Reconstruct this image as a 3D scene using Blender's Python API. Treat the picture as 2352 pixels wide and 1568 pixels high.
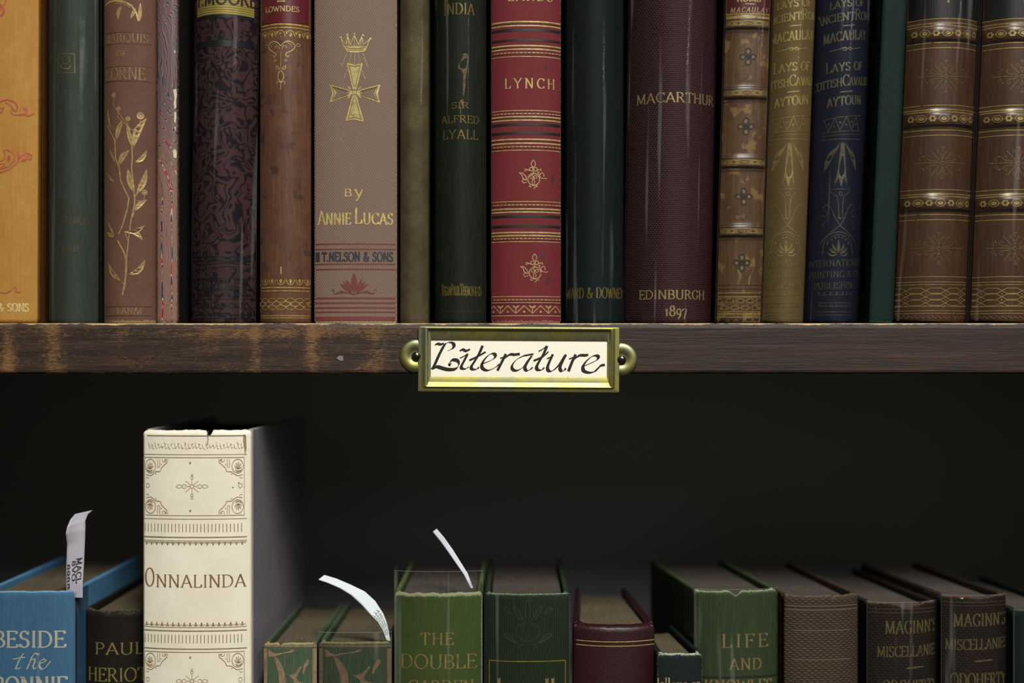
import bpy, bmesh, math, random
from mathutils import Vector, Matrix, noise as mnoise
from mathutils.geometry import tessellate_polygon

PI = math.pi
S = 0.0002            # metres per photo pixel at the plane of the spines
D = 0.70              # camera distance to that plane
YH = 835.0            # photo row of the horizon
CZ = 1.30             # camera height
FPX = D / S           # focal length in pixels (2352 wide)
for o in list(bpy.data.objects): bpy.data.objects.remove(o)
scene = bpy.context.scene
COL = scene.collection

# ------------------------------------------------------------------ camera
cam_d = bpy.data.cameras.new('camera'); cam = bpy.data.objects.new('camera', cam_d); COL.objects.link(cam)
cam.location = (0, -D, CZ); cam.rotation_euler = (PI/2, 0, 0)
cam_d.sensor_width = 36; cam_d.lens = FPX/2352*36
cam_d.shift_y = (YH-784)/2352.0
cam_d.clip_start = 0.01
cam_d.dof.use_dof = True; cam_d.dof.focus_distance = D - 0.002; cam_d.dof.aperture_fstop = 3.6
scene.camera = cam

# ------------------------------------------------------------------ world, lamps, exposure
w = bpy.data.worlds.new('world'); scene.world = w; w.use_nodes = True
w.node_tree.nodes['Background'].inputs[0].default_value = (0.88, 0.92, 0.76, 1)
w.node_tree.nodes['Background'].inputs[1].default_value = 0.100
def tube_lamp(name, x, y0, y1, z, power, col, wid):
    l = bpy.data.lights.new(name, 'AREA'); l.shape = 'RECTANGLE'; l.size = wid; l.size_y = y1-y0
    l.energy = power; l.color = col
    o = bpy.data.objects.new(name, l); COL.objects.link(o)
    o.location = (x, (y0+y1)/2, z)
    return o
tube_lamp('ceiling_lamp', 0.22, -1.75, -0.80, CZ+1.25, 58, (1.0, 0.98, 0.88), 0.14)
tube_lamp('ceiling_lamp', 0.90, -2.6, -1.3, CZ+1.25, 26, (0.97, 0.93, 1.0), 0.10)
tube_lamp('ceiling_lamp', 3.3, -3.9, -2.6, CZ+1.05, 9, (0.96, 0.94, 1.0), 0.06)
scene.view_settings.view_transform = 'Standard'
scene.view_settings.look = 'None'
scene.view_settings.exposure = 0.0
scene.view_settings.gamma = 1.0
scene.view_settings.use_curve_mapping = False
scene.cycles.max_bounces = 8
scene.cycles.transparent_max_bounces = 16
scene.cycles.caustics_reflective = False
scene.cycles.caustics_refractive = False

# ------------------------------------------------------------------ small helpers
def rgb(r, g, b, k=0.82):
    """photo 8-bit colour to linear albedo"""
    def f(c):
        c /= 255.0
        c = c/12.92 if c <= 0.04045 else ((c+0.055)/1.055)**2.4
        return min(0.9, c*k)
    return (f(r), f(g), f(b))
def PX(x, y=0.0): return (x-1176)*S*(D+y)/D
def PZ(py, y=0.0): return CZ-(py-YH)*S*(D+y)/D

class NT:
    def __init__(s, name):
        s.m = bpy.data.materials.new(name); s.m.use_nodes = True
        s.t = s.m.node_tree; s.t.nodes.clear()
        s.out = s.t.nodes.new('ShaderNodeOutputMaterial')
    def node(s, typ, **kw):
        n = s.t.nodes.new(typ)
        for k, v in kw.items():
            if k == 'inp':
                for i, val in v.items(): s.put(n.inputs[i], val)
            else: setattr(n, k, v)
        return n
    def put(s, sock, val):
        if isinstance(val, bpy.types.NodeSocket): s.t.links.new(val, sock)
        elif isinstance(val, (tuple, list)) and sock.type == 'RGBA' and len(val) == 3: sock.default_value = (*val, 1)
        else: sock.default_value = val
    def math(s, op, a, b=0.0, c=0.0, clamp=False):
        n = s.node('ShaderNodeMath', operation=op, use_clamp=clamp)
        s.put(n.inputs[0], a); s.put(n.inputs[1], b); s.put(n.inputs[2], c); return n.outputs[0]
    def mix(s, f, a, b, bt='MIX'):
        n = s.node('ShaderNodeMix', data_type='RGBA', blend_type=bt)
        s.put(n.inputs[0], f); s.put(n.inputs[6], a); s.put(n.inputs[7], b); return n.outputs[2]
    def ss(s, x, lo, hi):
        n = s.node('ShaderNodeMapRange', interpolation_type='SMOOTHSTEP')
        s.put(n.inputs[0], x); n.inputs[1].default_value = lo; n.inputs[2].default_value = hi; return n.outputs[0]
    def attr(s, name):
        return s.node('ShaderNodeAttribute', attribute_name=name).outputs['Fac']
    def obj(s):
        return s.node('ShaderNodeTexCoord').outputs['Object']
    def sep(s, v):
        n = s.node('ShaderNodeSeparateXYZ'); s.put(n.inputs[0], v); return n.outputs
    def comb(s, x, y, z=0.0):
        n = s.node('ShaderNodeCombineXYZ'); s.put(n.inputs[0], x); s.put(n.inputs[1], y); s.put(n.inputs[2], z); return n.outputs[0]
    def noise(s, vec, sc, det=4, rough=0.55, dist=0.0):
        n = s.node('ShaderNodeTexNoise'); s.put(n.inputs['Vector'], vec)
        n.inputs['Scale'].default_value = sc; n.inputs['Detail'].default_value = det
        n.inputs['Roughness'].default_value = rough; n.inputs['Distortion'].default_value = dist
        return n.outputs[0]
    def scale(s, vec, x, y, z):
        n = s.node('ShaderNodeVectorMath', operation='MULTIPLY'); s.put(n.inputs[0], vec); n.inputs[1].default_value = (x, y, z); return n.outputs[0]
    def ramp(s, f, stops):
        n = s.node('ShaderNodeValToRGB'); s.put(n.inputs[0], f); e = n.color_ramp.elements
        while len(e) < len(stops): e.new(0.5)
        for el, (p, c) in zip(e, stops): el.position = p; el.color = (*c, 1)
        return n.outputs[0]
    def bsdf(s, color, rough, metal=0.0, spec=0.5, height=None, dist=0.0002, strength=0.6):
        b = s.node('ShaderNodeBsdfPrincipled')
        s.put(b.inputs['Base Color'], color); s.put(b.inputs['Roughness'], rough)
        s.put(b.inputs['Metallic'], metal); s.put(b.inputs['Specular IOR Level'], spec)
        if height is not None:
            bp = s.node('ShaderNodeBump'); bp.inputs['Distance'].default_value = dist; bp.inputs['Strength'].default_value = strength
            s.put(bp.inputs['Height'], height); s.t.links.new(bp.outputs[0], b.inputs['Normal'])
        return b.outputs[0]
    def done(s, sh):
        s.t.links.new(sh, s.out.inputs[0]); return s.m

_simple = {}
def plain(name, col, rough=0.6, metal=0.0, var=0.12, sc=400):
    if name in _simple: return _simple[name]
    n = NT(name); o = n.obj(); f = n.noise(o, sc, 3)
    c = n.mix(f, tuple(v*(1-var) for v in col), tuple(min(1, v*(1+var)) for v in col))
    _simple[name] = n.done(n.bsdf(c, rough, metal)); return _simple[name]

def cover_mat(name, col, col2=None, weave='linen', pu=0.0008, pz=0.0008, ang=50, wk=0.25, rough=0.68, spec=0.16,
              wear=(0.5, 0.42, 0.28), wearamt=0.5, blotch=0.35, stains=None, stainamt=0.0, bump=0.00006,
              squiggle=None, stainlo=.62, streak=0.0, seed=0.0, blotchsc=35, wmin=0.42):
    """bookcloth or leather: weave relief, faded patches, worn edges"""
    n = NT(name); u = n.attr('uarc'); ed = n.attr('edge'); o = n.obj(); z = n.sep(o)[2]
    v = n.comb(u, z, seed)
    big = n.noise(v, blotchsc, 5, 0.6)
    col2 = col2 or tuple(c*0.6 for c in col)
    base = n.mix(n.ss(big, 0.5-0.32, 0.5+0.32), col, n.mix(blotch, col, col2))
    mid = n.noise(n.scale(v, 1, 1, 1), 260, 4, 0.7)
    base = n.mix(n.math('MULTIPLY', n.ss(mid, 0.35, 0.75), 0.35*blotch+0.1), base, col2)
    if streak:
        st = n.noise(n.scale(v, 1, 0.06, 1), 900, 3, 0.6)
        base = n.mix(n.math('MULTIPLY', n.ss(st, 0.45, 0.7), streak), base, tuple(min(1, c*1.6+0.01) for c in col))
    if squiggle:
        v2 = n.noise(v, squiggle[0], 1.0, 0.5, 1.6)
        f = n.math('FRACT', n.math('MULTIPLY', v2, squiggle[1]))
        ln = n.math('ABSOLUTE', n.math('SUBTRACT', f, 0.5))
        sq = n.ss(ln, 0.16, 0.24)
        base = n.mix(n.math('MULTIPLY', n.math('SUBTRACT', 1.0, sq), 0.9), base, squiggle[2])
    tiny = n.noise(v, 2500, 2, 0.6)
    if weave == 'linen':
        uu = n.math('ADD', u, n.math('MULTIPLY', tiny, pu*0.7))
        a = n.math('SINE', n.math('MULTIPLY', uu, 2*PI/pu)); b = n.math('SINE', n.math('MULTIPLY', n.math('ADD', z, n.math('MULTIPLY', tiny, pz*0.5)), 2*PI/pz))
        h = n.math('MULTIPLY', n.math('ADD', a, b), 0.5)
    elif weave == 'twill':
        c, s_ = math.cos(math.radians(ang)), math.sin(math.radians(ang))
        q = n.math('ADD', n.math('MULTIPLY', u, c), n.math('MULTIPLY', z, s_))
        q = n.math('ADD', q, n.math('MULTIPLY', tiny, pu*0.35))
        h = n.math('SINE', n.math('MULTIPLY', q, 2*PI/pu))
    elif weave == 'rib':
        h = n.math('SINE', n.math('MULTIPLY', u, 2*PI/pu))
    elif weave == 'bead':
        row = n.math('FLOOR', n.math('DIVIDE', z, pz))
        zz = n.math('SINE', n.math('MULTIPLY', n.math('FRACT', n.math('DIVIDE', z, pz)), PI))
        ph = n.math('MULTIPLY', row, PI*0.93)
        uu = n.math('ADD', u, n.math('MULTIPLY', tiny, pu*0.25))
        a = n.math('SINE', n.math('ADD', n.math('MULTIPLY', uu, 2*PI/pu), ph))
        h = n.math('SUBTRACT', n.math('MULTIPLY', zz, n.math('ADD', 1.2, a)), 1.0)
    else:
        h = n.math('MULTIPLY', n.math('SUBTRACT', n.noise(v, 1400, 3, 0.7), 0.5), 3.0)
    k = n.math('MULTIPLY_ADD', h, wk, 1.0)
    k = n.math('ADD', k, n.math('MULTIPLY', n.math('SUBTRACT', tiny, 0.5), min(.5, wk*3.5)))
    kc = n.comb(k, k, k)
    base = n.mix(1.0, base, kc, 'MULTIPLY')
    if stains:
        sn = n.noise(n.scale(v, 1, 0.8, 1), 120, 3, 0.6)
        base = n.mix(n.math('MULTIPLY', n.ss(sn, stainlo, stainlo+.07), stainamt), base, stains)
    wn = n.noise(v, 1100, 4, 0.75)
    wf = n.ss(n.math('ADD', n.math('MULTIPLY', ed, wearamt), n.math('MULTIPLY', wn, 0.55)), wmin+0.16, wmin+0.34)
    base = n.mix(wf, base, wear)
    r = n.math('ADD', rough, n.math('MULTIPLY', wf, 0.2), clamp=True)
    hh = n.math('ADD', h, n.math('MULTIPLY', mid, 1.5))
    return n.done(n.bsdf(base, r, 0.0, spec, hh, bump, 0.8))

def foil_mat(name, col, metal=0.45, rough=0.38, wear=0.0, wsc=380, dim=1.0):
    if metal > .22: metal = .30; col = tuple(min(.9, c*1.22) for c in col)
    n = NT(name); o = n.obj(); f = n.noise(o, 500, 4, 0.7)
    c = n.mix(n.ss(f, 0.3, 0.75), tuple(v*dim for v in col), tuple(v*0.5*dim for v in col))
    b = n.bsdf(c, rough, metal, 0.5, f, 0.0001, 0.5)
    if wear > 0:
        w_ = n.noise(o, wsc, 4, 0.75)
        tr = n.node('ShaderNodeBsdfTransparent').outputs[0]
        mx = n.node('ShaderNodeMixShader'); n.put(mx.inputs[0], n.ss(w_, 0.68-wear*0.36, 0.76-wear*0.36)); n.put(mx.inputs[1], b); n.put(mx.inputs[2], tr)
        b = mx.outputs[0]
    return n.done(b)

def film_mat():
    n = NT('clear_plastic_film'); o = n.obj(); u = n.attr('uarc'); z = n.sep(o)[2]
    v = n.comb(u, n.math('MULTIPLY', z, 0.035), n.node('ShaderNodeObjectInfo').outputs['Random'])
    h = n.noise(n.scale(v, 1, 1, 9), 230, 1.5, 0.5)
    h2 = n.noise(n.comb(u, z, 0.0), 90, 2, 0.5)
    hh = n.math('ADD', n.math('MULTIPLY', h, 1.0), n.math('MULTIPLY', h2, 0.25))
    bp = n.node('ShaderNodeBump'); bp.inputs['Distance'].default_value = 0.0007; bp.inputs['Strength'].default_value = 0.6; n.put(bp.inputs['Height'], hh)
    gl = n.node('ShaderNodeBsdfAnisotropic'); gl.inputs['Roughness'].default_value = 0.09; gl.inputs['Color'].default_value = (1, 1, 1, 1)
    n.t.links.new(bp.outputs[0], gl.inputs['Normal'])
    fr = n.node('ShaderNodeFresnel'); fr.inputs[0].default_value = 1.5
    tr = n.node('ShaderNodeBsdfTransparent'); tr.inputs[0].default_value = (0.97, 0.97, 0.97, 1)
    m1 = n.node('ShaderNodeMixShader'); n.put(m1.inputs[0], n.math('MULTIPLY', fr.outputs[0], 0.5, clamp=True)); n.put(m1.inputs[1], tr.outputs[0]); n.put(m1.inputs[2], gl.outputs[0])
    df = n.node('ShaderNodeBsdfDiffuse'); df.inputs[0].default_value = (0.7, 0.72, 0.70, 1)
    # lamp reflections on creases and rim highlights, put in as pale diffuse colour
    cr = n.math('MAXIMUM', n.math('MULTIPLY', n.ss(h, 0.62, 0.70), .35), n.attr('edge'))
    m2 = n.node('ShaderNodeMixShader'); n.put(m2.inputs[0], n.math('MULTIPLY', cr, 0.16)); n.put(m2.inputs[1], m1.outputs[0]); n.put(m2.inputs[2], df.outputs[0])
    return n.done(m2.outputs[0])
FILM = film_mat()

def page_mat(name, col):
    n = NT(name); o = n.obj(); x, y, z = n.sep(o)
    f = n.noise(n.scale(o, 1, 0.02, 0.02), 3500, 2, 0.7); g = n.noise(o, 60, 3)
    c = n.mix(n.ss(f, 0.3, 0.7), tuple(v*0.55 for v in col), col)
    c = n.mix(n.math('MULTIPLY', n.ss(g, 0.4, 0.7), 0.5), c, tuple(v*0.6 for v in col))
    return n.done(n.bsdf(c, 0.85, 0, 0.2, f, 0.0003, 0.7))
PAGES = page_mat('old_page_edges', rgb(96, 86, 68, 1.0))
PAGES_GREY = page_mat('grey_page_edges', rgb(82, 76, 70, 1.0))
PAGES_DARK = page_mat('dusty_dark_page_edges', rgb(95, 90, 80, 1.0))

# ------------------------------------------------------------------ mesh helpers
def mesh_obj(name, verts, faces, mat, parent=None, smooth=False, attrs=None, mats=None, midx=None):
    me = bpy.data.meshes.new(name); me.from_pydata([tuple(v) for v in verts], [], faces)
    if mats:
        for m in mats: me.materials.append(m)
        if midx: me.polygons.foreach_set('material_index', midx)
    elif mat: me.materials.append(mat)
    if attrs:
        for k, vals in attrs.items():
            a = me.attributes.new(k, 'FLOAT', 'POINT'); a.data.foreach_set('value', vals)
    if smooth: me.polygons.foreach_set('use_smooth', [True]*len(faces))
    me.update()
    o = bpy.data.objects.new(name, me); COL.objects.link(o)
    if parent: o.parent = parent
    return o
def bm_obj(name, bm, mat, parent=None, smooth=False):
    me = bpy.data.meshes.new(name); bm.to_mesh(me); bm.free(); me.materials.append(mat)
    if smooth: me.polygons.foreach_set('use_smooth', [True]*len(me.polygons))
    o = bpy.data.objects.new(name, me); COL.objects.link(o)
    if parent: o.parent = parent
    return o
def box_bm(x0, x1, y0, y1, z0, z1, bev=0.0, seg=2):
    bm = bmesh.new(); bmesh.ops.create_cube(bm, size=1)
    for v in bm.verts: v.co = Vector((x0+(v.co.x+.5)*(x1-x0), y0+(v.co.y+.5)*(y1-y0), z0+(v.co.z+.5)*(z1-z0)))
    if bev: bmesh.ops.bevel(bm, geom=list(bm.edges), offset=bev, segments=seg, profile=.6, affect='EDGES')
    return bm
def tag(o, label=None, cat=None, group=None, kind=None):
    for k, v in (('label', label), ('category', cat), ('group', group), ('kind', kind)):
        if v: o[k] = v
    return o

# ------------------------------------------------------------------ letter skeletons (cap height 1)
def L(*p): return [tuple(p[i:i+2]) for i in range(0, len(p), 2)]
def A(cx, cy, rx, ry, a0, a1, n=14):
    return [(cx+rx*math.cos(math.radians(a0+(a1-a0)*i/n)), cy+ry*math.sin(math.radians(a0+(a1-a0)*i/n))) for i in range(n+1)]
def sf(*xs):  # serifs: x, y pairs
    return [L(xs[i]-.09, xs[i+1], xs[i]+.09, xs[i+1]) for i in range(0, len(xs), 2)]
GL = {
 'A': (.74, [L(.06,0,.37,1), L(.37,1,.68,0), L(.16,.34,.58,.34)]+sf(.06,.02,.68,.02)),
 'B': (.62, [L(.12,0,.12,1), L(.12,.98,.3,.98)+A(.3,.75,.22,.23,90,-90)+L(.12,.52), L(.12,.52,.32,.52)+A(.32,.27,.25,.25,90,-90)+L(.12,.02)]+sf(.1,.02,.1,.98)),
 'C': (.72, [A(.42,.5,.34,.48,48,312,22), L(.66,.98,.66,.74), L(.66,.02,.66,.22)]),
 'D': (.76, [L(.12,0,.12,1), L(.12,.98,.3,.98)+A(.3,.5,.38,.48,90,-90,18)+L(.12,.02)]+sf(.1,.02,.1,.98)),
 'E': (.60, [L(.12,0,.12,1), L(.12,.98,.54,.98), L(.12,.52,.42,.52), L(.12,.02,.56,.02), L(.54,.98,.54,.82), L(.56,.02,.58,.2), L(.42,.44,.42,.6)]+sf(.1,.02,.1,.98)),
 'F': (.56, [L(.12,0,.12,1), L(.12,.98,.52,.98), L(.12,.52,.4,.52), L(.52,.98,.52,.82), L(.4,.44,.4,.6)]+sf(.12,.02,.1,.98)),
 'G': (.76, [A(.42,.5,.34,.48,48,305,22), L(.66,.98,.66,.74), L(.64,.06,.64,.42)]+sf(.62,.42)),
 'H': (.78, [L(.13,0,.13,1), L(.65,0,.65,1), L(.13,.52,.65,.52)]+sf(.13,.02,.13,.98,.65,.02,.65,.98)),
 'I': (.30, [L(.15,0,.15,1)]+sf(.15,.02,.15,.98)),
 'J': (.36, [L(.24,1,.24,.1)+L(.18,-.04,.06,-.06)]+sf(.24,.98)),
 'K': (.72, [L(.13,0,.13,1), L(.6,1,.16,.45), L(.28,.58,.64,0)]+sf(.13,.02,.13,.98,.62,.02,.58,.98)),
 'L': (.58, [L(.13,0,.13,1), L(.13,.02,.52,.02), L(.52,.02,.55,.24)]+sf(.13,.02,.13,.98)),
 'M': (.92, [L(.13,0,.16,1), L(.16,1,.46,.06), L(.46,.06,.76,1), L(.76,1,.79,0)]+sf(.13,.02,.79,.02,.12,.98,.8,.98)),
 'N': (.80, [L(.14,0,.14,1), L(.14,1,.66,0), L(.66,0,.66,1)]+sf(.14,.02,.1,.98,.66,.98)),
 'O': (.80, [A(.4,.5,.35,.5,0,360,28)]),
 'P': (.60, [L(.12,0,.12,1), L(.12,.98,.3,.98)+A(.3,.72,.24,.26,90,-90)+L(.12,.46)]+sf(.12,.02,.1,.98)),
 'Q': (.80, [A(.4,.5,.35,.5,0,360,28), L(.4,.1,.6,-.1,.8,-.16)]),
 'R': (.70, [L(.12,0,.12,1), L(.12,.98,.3,.98)+A(.3,.74,.22,.24,90,-90)+L(.12,.5), L(.32,.5,.62,.02,.7,0)]+sf(.12,.02,.1,.98)),
 'S': (.56, [A(.28,.75,.19,.23,40,270,14)+A(.28,.26,.21,.25,90,-140,14)[1:], L(.46,.98,.46,.78), L(.08,.02,.08,.22)]),
 'T': (.66, [L(.33,0,.33,1), L(.04,.98,.62,.98), L(.04,.98,.03,.78), L(.62,.98,.63,.78)]+sf(.33,.02)),
 'U': (.76, [L(.13,1,.13,.3)+A(.38,.28,.25,.28,180,360,14)+L(.63,1)]+sf(.13,.98,.63,.98)),
 'V': (.74, [L(.06,1,.37,0), L(.37,0,.68,1)]+sf(.06,.98,.68,.98)),
 'W': (1.0, [L(.05,1,.29,0), L(.29,0,.5,.9), L(.5,.9,.71,0), L(.71,0,.95,1)]+sf(.05,.98,.95,.98)),
 'X': (.74, [L(.06,1,.68,0), L(.06,0,.68,1)]+sf(.06,.98,.68,.98,.06,.02,.68,.02)),
 'Y': (.72, [L(.06,1,.36,.46), L(.66,1,.36,.46), L(.36,.48,.36,0)]+sf(.06,.98,.66,.98,.36,.02)),
 '&': (.80, [L(.74,.5,.6,.2)+A(.32,.24,.24,.24,-20,-200,12)+L(.2,.55,.42,.72)+A(.32,.82,.12,.16,-20,200,10)+L(.3,.55,.72,0)]),
 '.': (.24, [L(.10,.02,.10,.14)]), "'": (.2, [L(.12,1,.08,.76)]), ' ': (.36, []), '-': (.4, [L(.05,.45,.35,.45)]),
 '1': (.36, [L(.2,0,.2,.68), L(.2,.68,.06,.56)]+sf(.2,.02)),
 '8': (.56, [A(.28,.74,.18,.24,0,360,16), A(.28,.26,.23,.26,0,360,16)]),
 '9': (.54, [A(.27,.42,.2,.26,0,360,16), L(.47,.42,.42,.02,.2,-.3)]),
 '7': (.52, [L(.05,.66,.48,.66), L(.48,.66,.2,-.3), L(.05,.66,.05,.5)]),
 'a': (.50, [A(.24,.24,.18,.24,0,360,14), L(.42,.5,.42,0)]),
 'd': (.54, [A(.25,.24,.19,.24,0,360,14), L(.44,1.05,.44,0), L(.36,1,.44,1.05)]),
 'l': (.28, [L(.15,1.05,.15,0), L(.07,.96,.15,1.05)]+sf(.15,.02)),
 'n': (.56, [L(.12,.5,.12,0), L(.12,.38,.26,.5,.4,.44,.42,.3,.42,0)]+sf(.12,.02,.42,.02)),
 'm': (.82, [L(.12,.5,.12,0), L(.12,.38,.26,.5,.38,.44,.4,.3,.4,0), L(.4,.38,.54,.5,.66,.44,.68,.3,.68,0)]),
 's': (.42, [A(.2,.37,.13,.12,40,270,10)+A(.2,.13,.14,.13,90,-140,10)[1:]]),
 'y': (.64, [L(.06,.66,.32,.02), L(.58,.66,.3,-.05,.16,-.3,.06,-.28)]+sf(.06,.66,.58,.66)),
 'b': (.56, [L(.12,0,.12,.66), L(.12,.65,.3,.65)+A(.3,.5,.16,.15,90,-90,8)+L(.12,.35), L(.12,.35,.32,.35)+A(.32,.18,.18,.17,90,-90,8)+L(.12,.02)]+sf(.1,.02,.1,.65)),
}

# ------------------------------------------------------------------ surfaces that carry stamping
class FlatSurf:
    """flat plate facing -y"""
    def __init__(s, y, parent, org=(0, 0, 0)): s.y = y; s.parent = parent; s.org = Vector(org)
    def map(s, px, py, off):
        return Vector((PX(px, s.y), s.y-off, PZ(py, s.y)))-s.org
class Decal:
    """flat stamping / print laid on a spine; drawn in photo-pixel units of the spine's own surface"""
    def __init__(s, surf): s.surf = surf; s.sets = {}
    def _b(s, key): return s.sets.setdefault(key, ([], []))
    def ribbon(s, key, pts, w, ang=None, wmin=None, off=0.00008, taper=False):
        """pts in px (y down). w width px. ang: nib angle (deg) for thick/thin stress"""
        q = [pts[0]]
        for p in pts[1:]:
            a = q[-1]; d = math.dist(a, p)
            if d < 1e-6: continue
            k = max(1, int(d/4.0))
            for i in range(1, k+1): q.append((a[0]+(p[0]-a[0])*i/k, a[1]+(p[1]-a[1])*i/k))
        if len(q) < 2: return
        V, F = s._b(key)
        prev = None; n = len(q)
        for i in range(n):
            a = q[max(0, i-1)]; b = q[min(n-1, i+1)]
            dx, dy = b[0]-a[0], b[1]-a[1]; l = math.hypot(dx, dy) or 1
            nx, ny = -dy/l, dx/l
            ww = w
            if ang is not None:
                th = math.atan2(-dy, dx)
                ww = math.hypot(w*abs(math.sin(th-math.radians(ang))), wmin if wmin else w*.28)
            if taper: ww *= max(.15, math.sin(PI*(i+.15)/(n-.7)) if n > 2 else 1)
            p1 = s.surf.map(q[i][0]+nx*ww/2, q[i][1]+ny*ww/2, off)
            p2 = s.surf.map(q[i][0]-nx*ww/2, q[i][1]-ny*ww/2, off)
            if p1 is None or p2 is None: prev = None; continue
            V.extend((p1, p2)); k = len(V)
            if prev is not None: F.append((prev, k-2, k-1, prev+1))
            prev = k-2
    def line(s, key, x0, y0, x1, y1, w, **k): s.ribbon(key, [(x0, y0), (x1, y1)], w, **k)
    def poly(s, key, pts, off=0.00007):
        V, F = s._b(key); m = [s.surf.map(x, y, off) for x, y in pts]
        if any(v is None for v in m): return
        tri = tessellate_polygon([[Vector((x, y, 0)) for x, y in pts]]); k = len(V); V.extend(m)
        F.extend([tuple(k+i for i in t) for t in tri])
    def band(s, key, x0, x1, y0, y1, off=0.00005):
        """filled band subdivided so that it follows the spine"""
        V, F = s._b(key); n = 40; prev = None; m = max(1, int((y1-y0)/5))
        for i in range(n+1):
            x = x0+(x1-x0)*i/n
            col = [s.surf.map(x, y0+(y1-y0)*j/m, off) for j in range(m+1)]
            if any(c is None for c in col): prev = None; continue
            k = len(V); V.extend(col)
            if prev is not None:
                for j in range(m): F.append((prev+j, k+j, k+j+1, prev+j+1))
            prev = k
    def disc(s, key, x, y, r, ry=None, off=0.00007):
        s.poly(key, [(x+r*math.cos(t*PI/6), y+(ry or r)*math.sin(t*PI/6)) for t in range(12)], off)
    def ring(s, key, x, y, r, w=1.2, ry=None):
        s.ribbon(key, [(x+r*math.cos(t*PI/9), y+(ry or r)*math.sin(t*PI/9)) for t in range(19)], w)
    def leaf(s, key, tx, ty, bx, by, w, bend=0.0, vein=None):
        dx, dy = tx-bx, ty-by; l = math.hypot(dx, dy); nx, ny = -dy/l, dx/l
        def P(t, o): b = bend*l*math.sin(PI*t); return (bx+dx*t+nx*(o+b), by+dy*t+ny*(o+b))
        prof = [0, .55, .9, 1, .85, .5, 0]
        left = [P(i/6, w/2*prof[i]) for i in range(7)]; right = [P(i/6, -w/2*prof[i]) for i in range(5, 0, -1)]
        s.poly(key, left+right)
        if vein: s.ribbon(vein, [P(t/6, 0) for t in range(0, 6)], .9, off=0.00010)
    def loopleaf(s, key, tx, ty, bx, by, w, lw=1.3):
        dx, dy = tx-bx, ty-by; l = math.hypot(dx, dy); nx, ny = -dy/l, dx/l
        prof = [0, .55, .9, 1, .85, .5, 0]
        for sg in (1, -1):
            s.ribbon(key, [(bx+dx*i/6+nx*sg*w/2*prof[i], by+dy*i/6+ny*sg*w/2*prof[i]) for i in range(7)], lw)
    def sym(s, key, cx, pts, w, **k):
        s.ribbon(key, [(cx+x, y) for x, y in pts], w, **k); s.ribbon(key, [(cx-x, y) for x, y in pts], w, **k)
    def text(s, key, txt, x0, x1, ytop, ybase, weight=.13, big=1.35, slope=0.0, gap=.06, nib=10, wmin=None, slant=0.0, off=0.00008):
        """'^' marks a taller initial"""
        items = []; cur = 0; nxt = 1.0
        for ch in txt:
            if ch == '^': nxt = big; continue
            wd, st = GL[ch]; items.append((cur, nxt, st)); cur += wd*(nxt if nxt == 1 else nxt*.95)+gap; nxt = 1.0
        cur -= gap; h = ybase-ytop; kx = (x1-x0)/cur
        wpx = weight*h
        for cx, k, st in items:
            for poly in st:
                pts = [(x0+kx*(cx+px*k)+slant*py*h*k, ybase-py*h*k) for px, py in poly]
                if slope: pts = [(x, y-(x-(x0+x1)/2)*slope) for x, y in pts]
                # break at sharp corners
                run = [pts[0]]
                for i in range(1, len(pts)):
                    run.append(pts[i])
                    if i < len(pts)-1:
                        a = math.atan2(pts[i][1]-pts[i-1][1], pts[i][0]-pts[i-1][0]); b = math.atan2(pts[i+1][1]-pts[i][1], pts[i+1][0]-pts[i][0])
                        d = abs((b-a+PI) % (2*PI)-PI)
                        if d > .9: s.ribbon(key, run, wpx, ang=nib, wmin=wmin, off=off); run = [pts[i]]
                s.ribbon(key, run, wpx, ang=nib, wmin=wmin, off=off)
    def build(s, spec):
        """spec: key -> (object name, material)"""
        for key, (V, F) in s.sets.items():
            if not F: continue
            name, mat = spec[key]
            o = mesh_obj(name, V, F, mat, s.surf.parent)
            if len(F) > 60 or name == 'ink_stain': o['kind'] = 'stuff'

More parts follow.
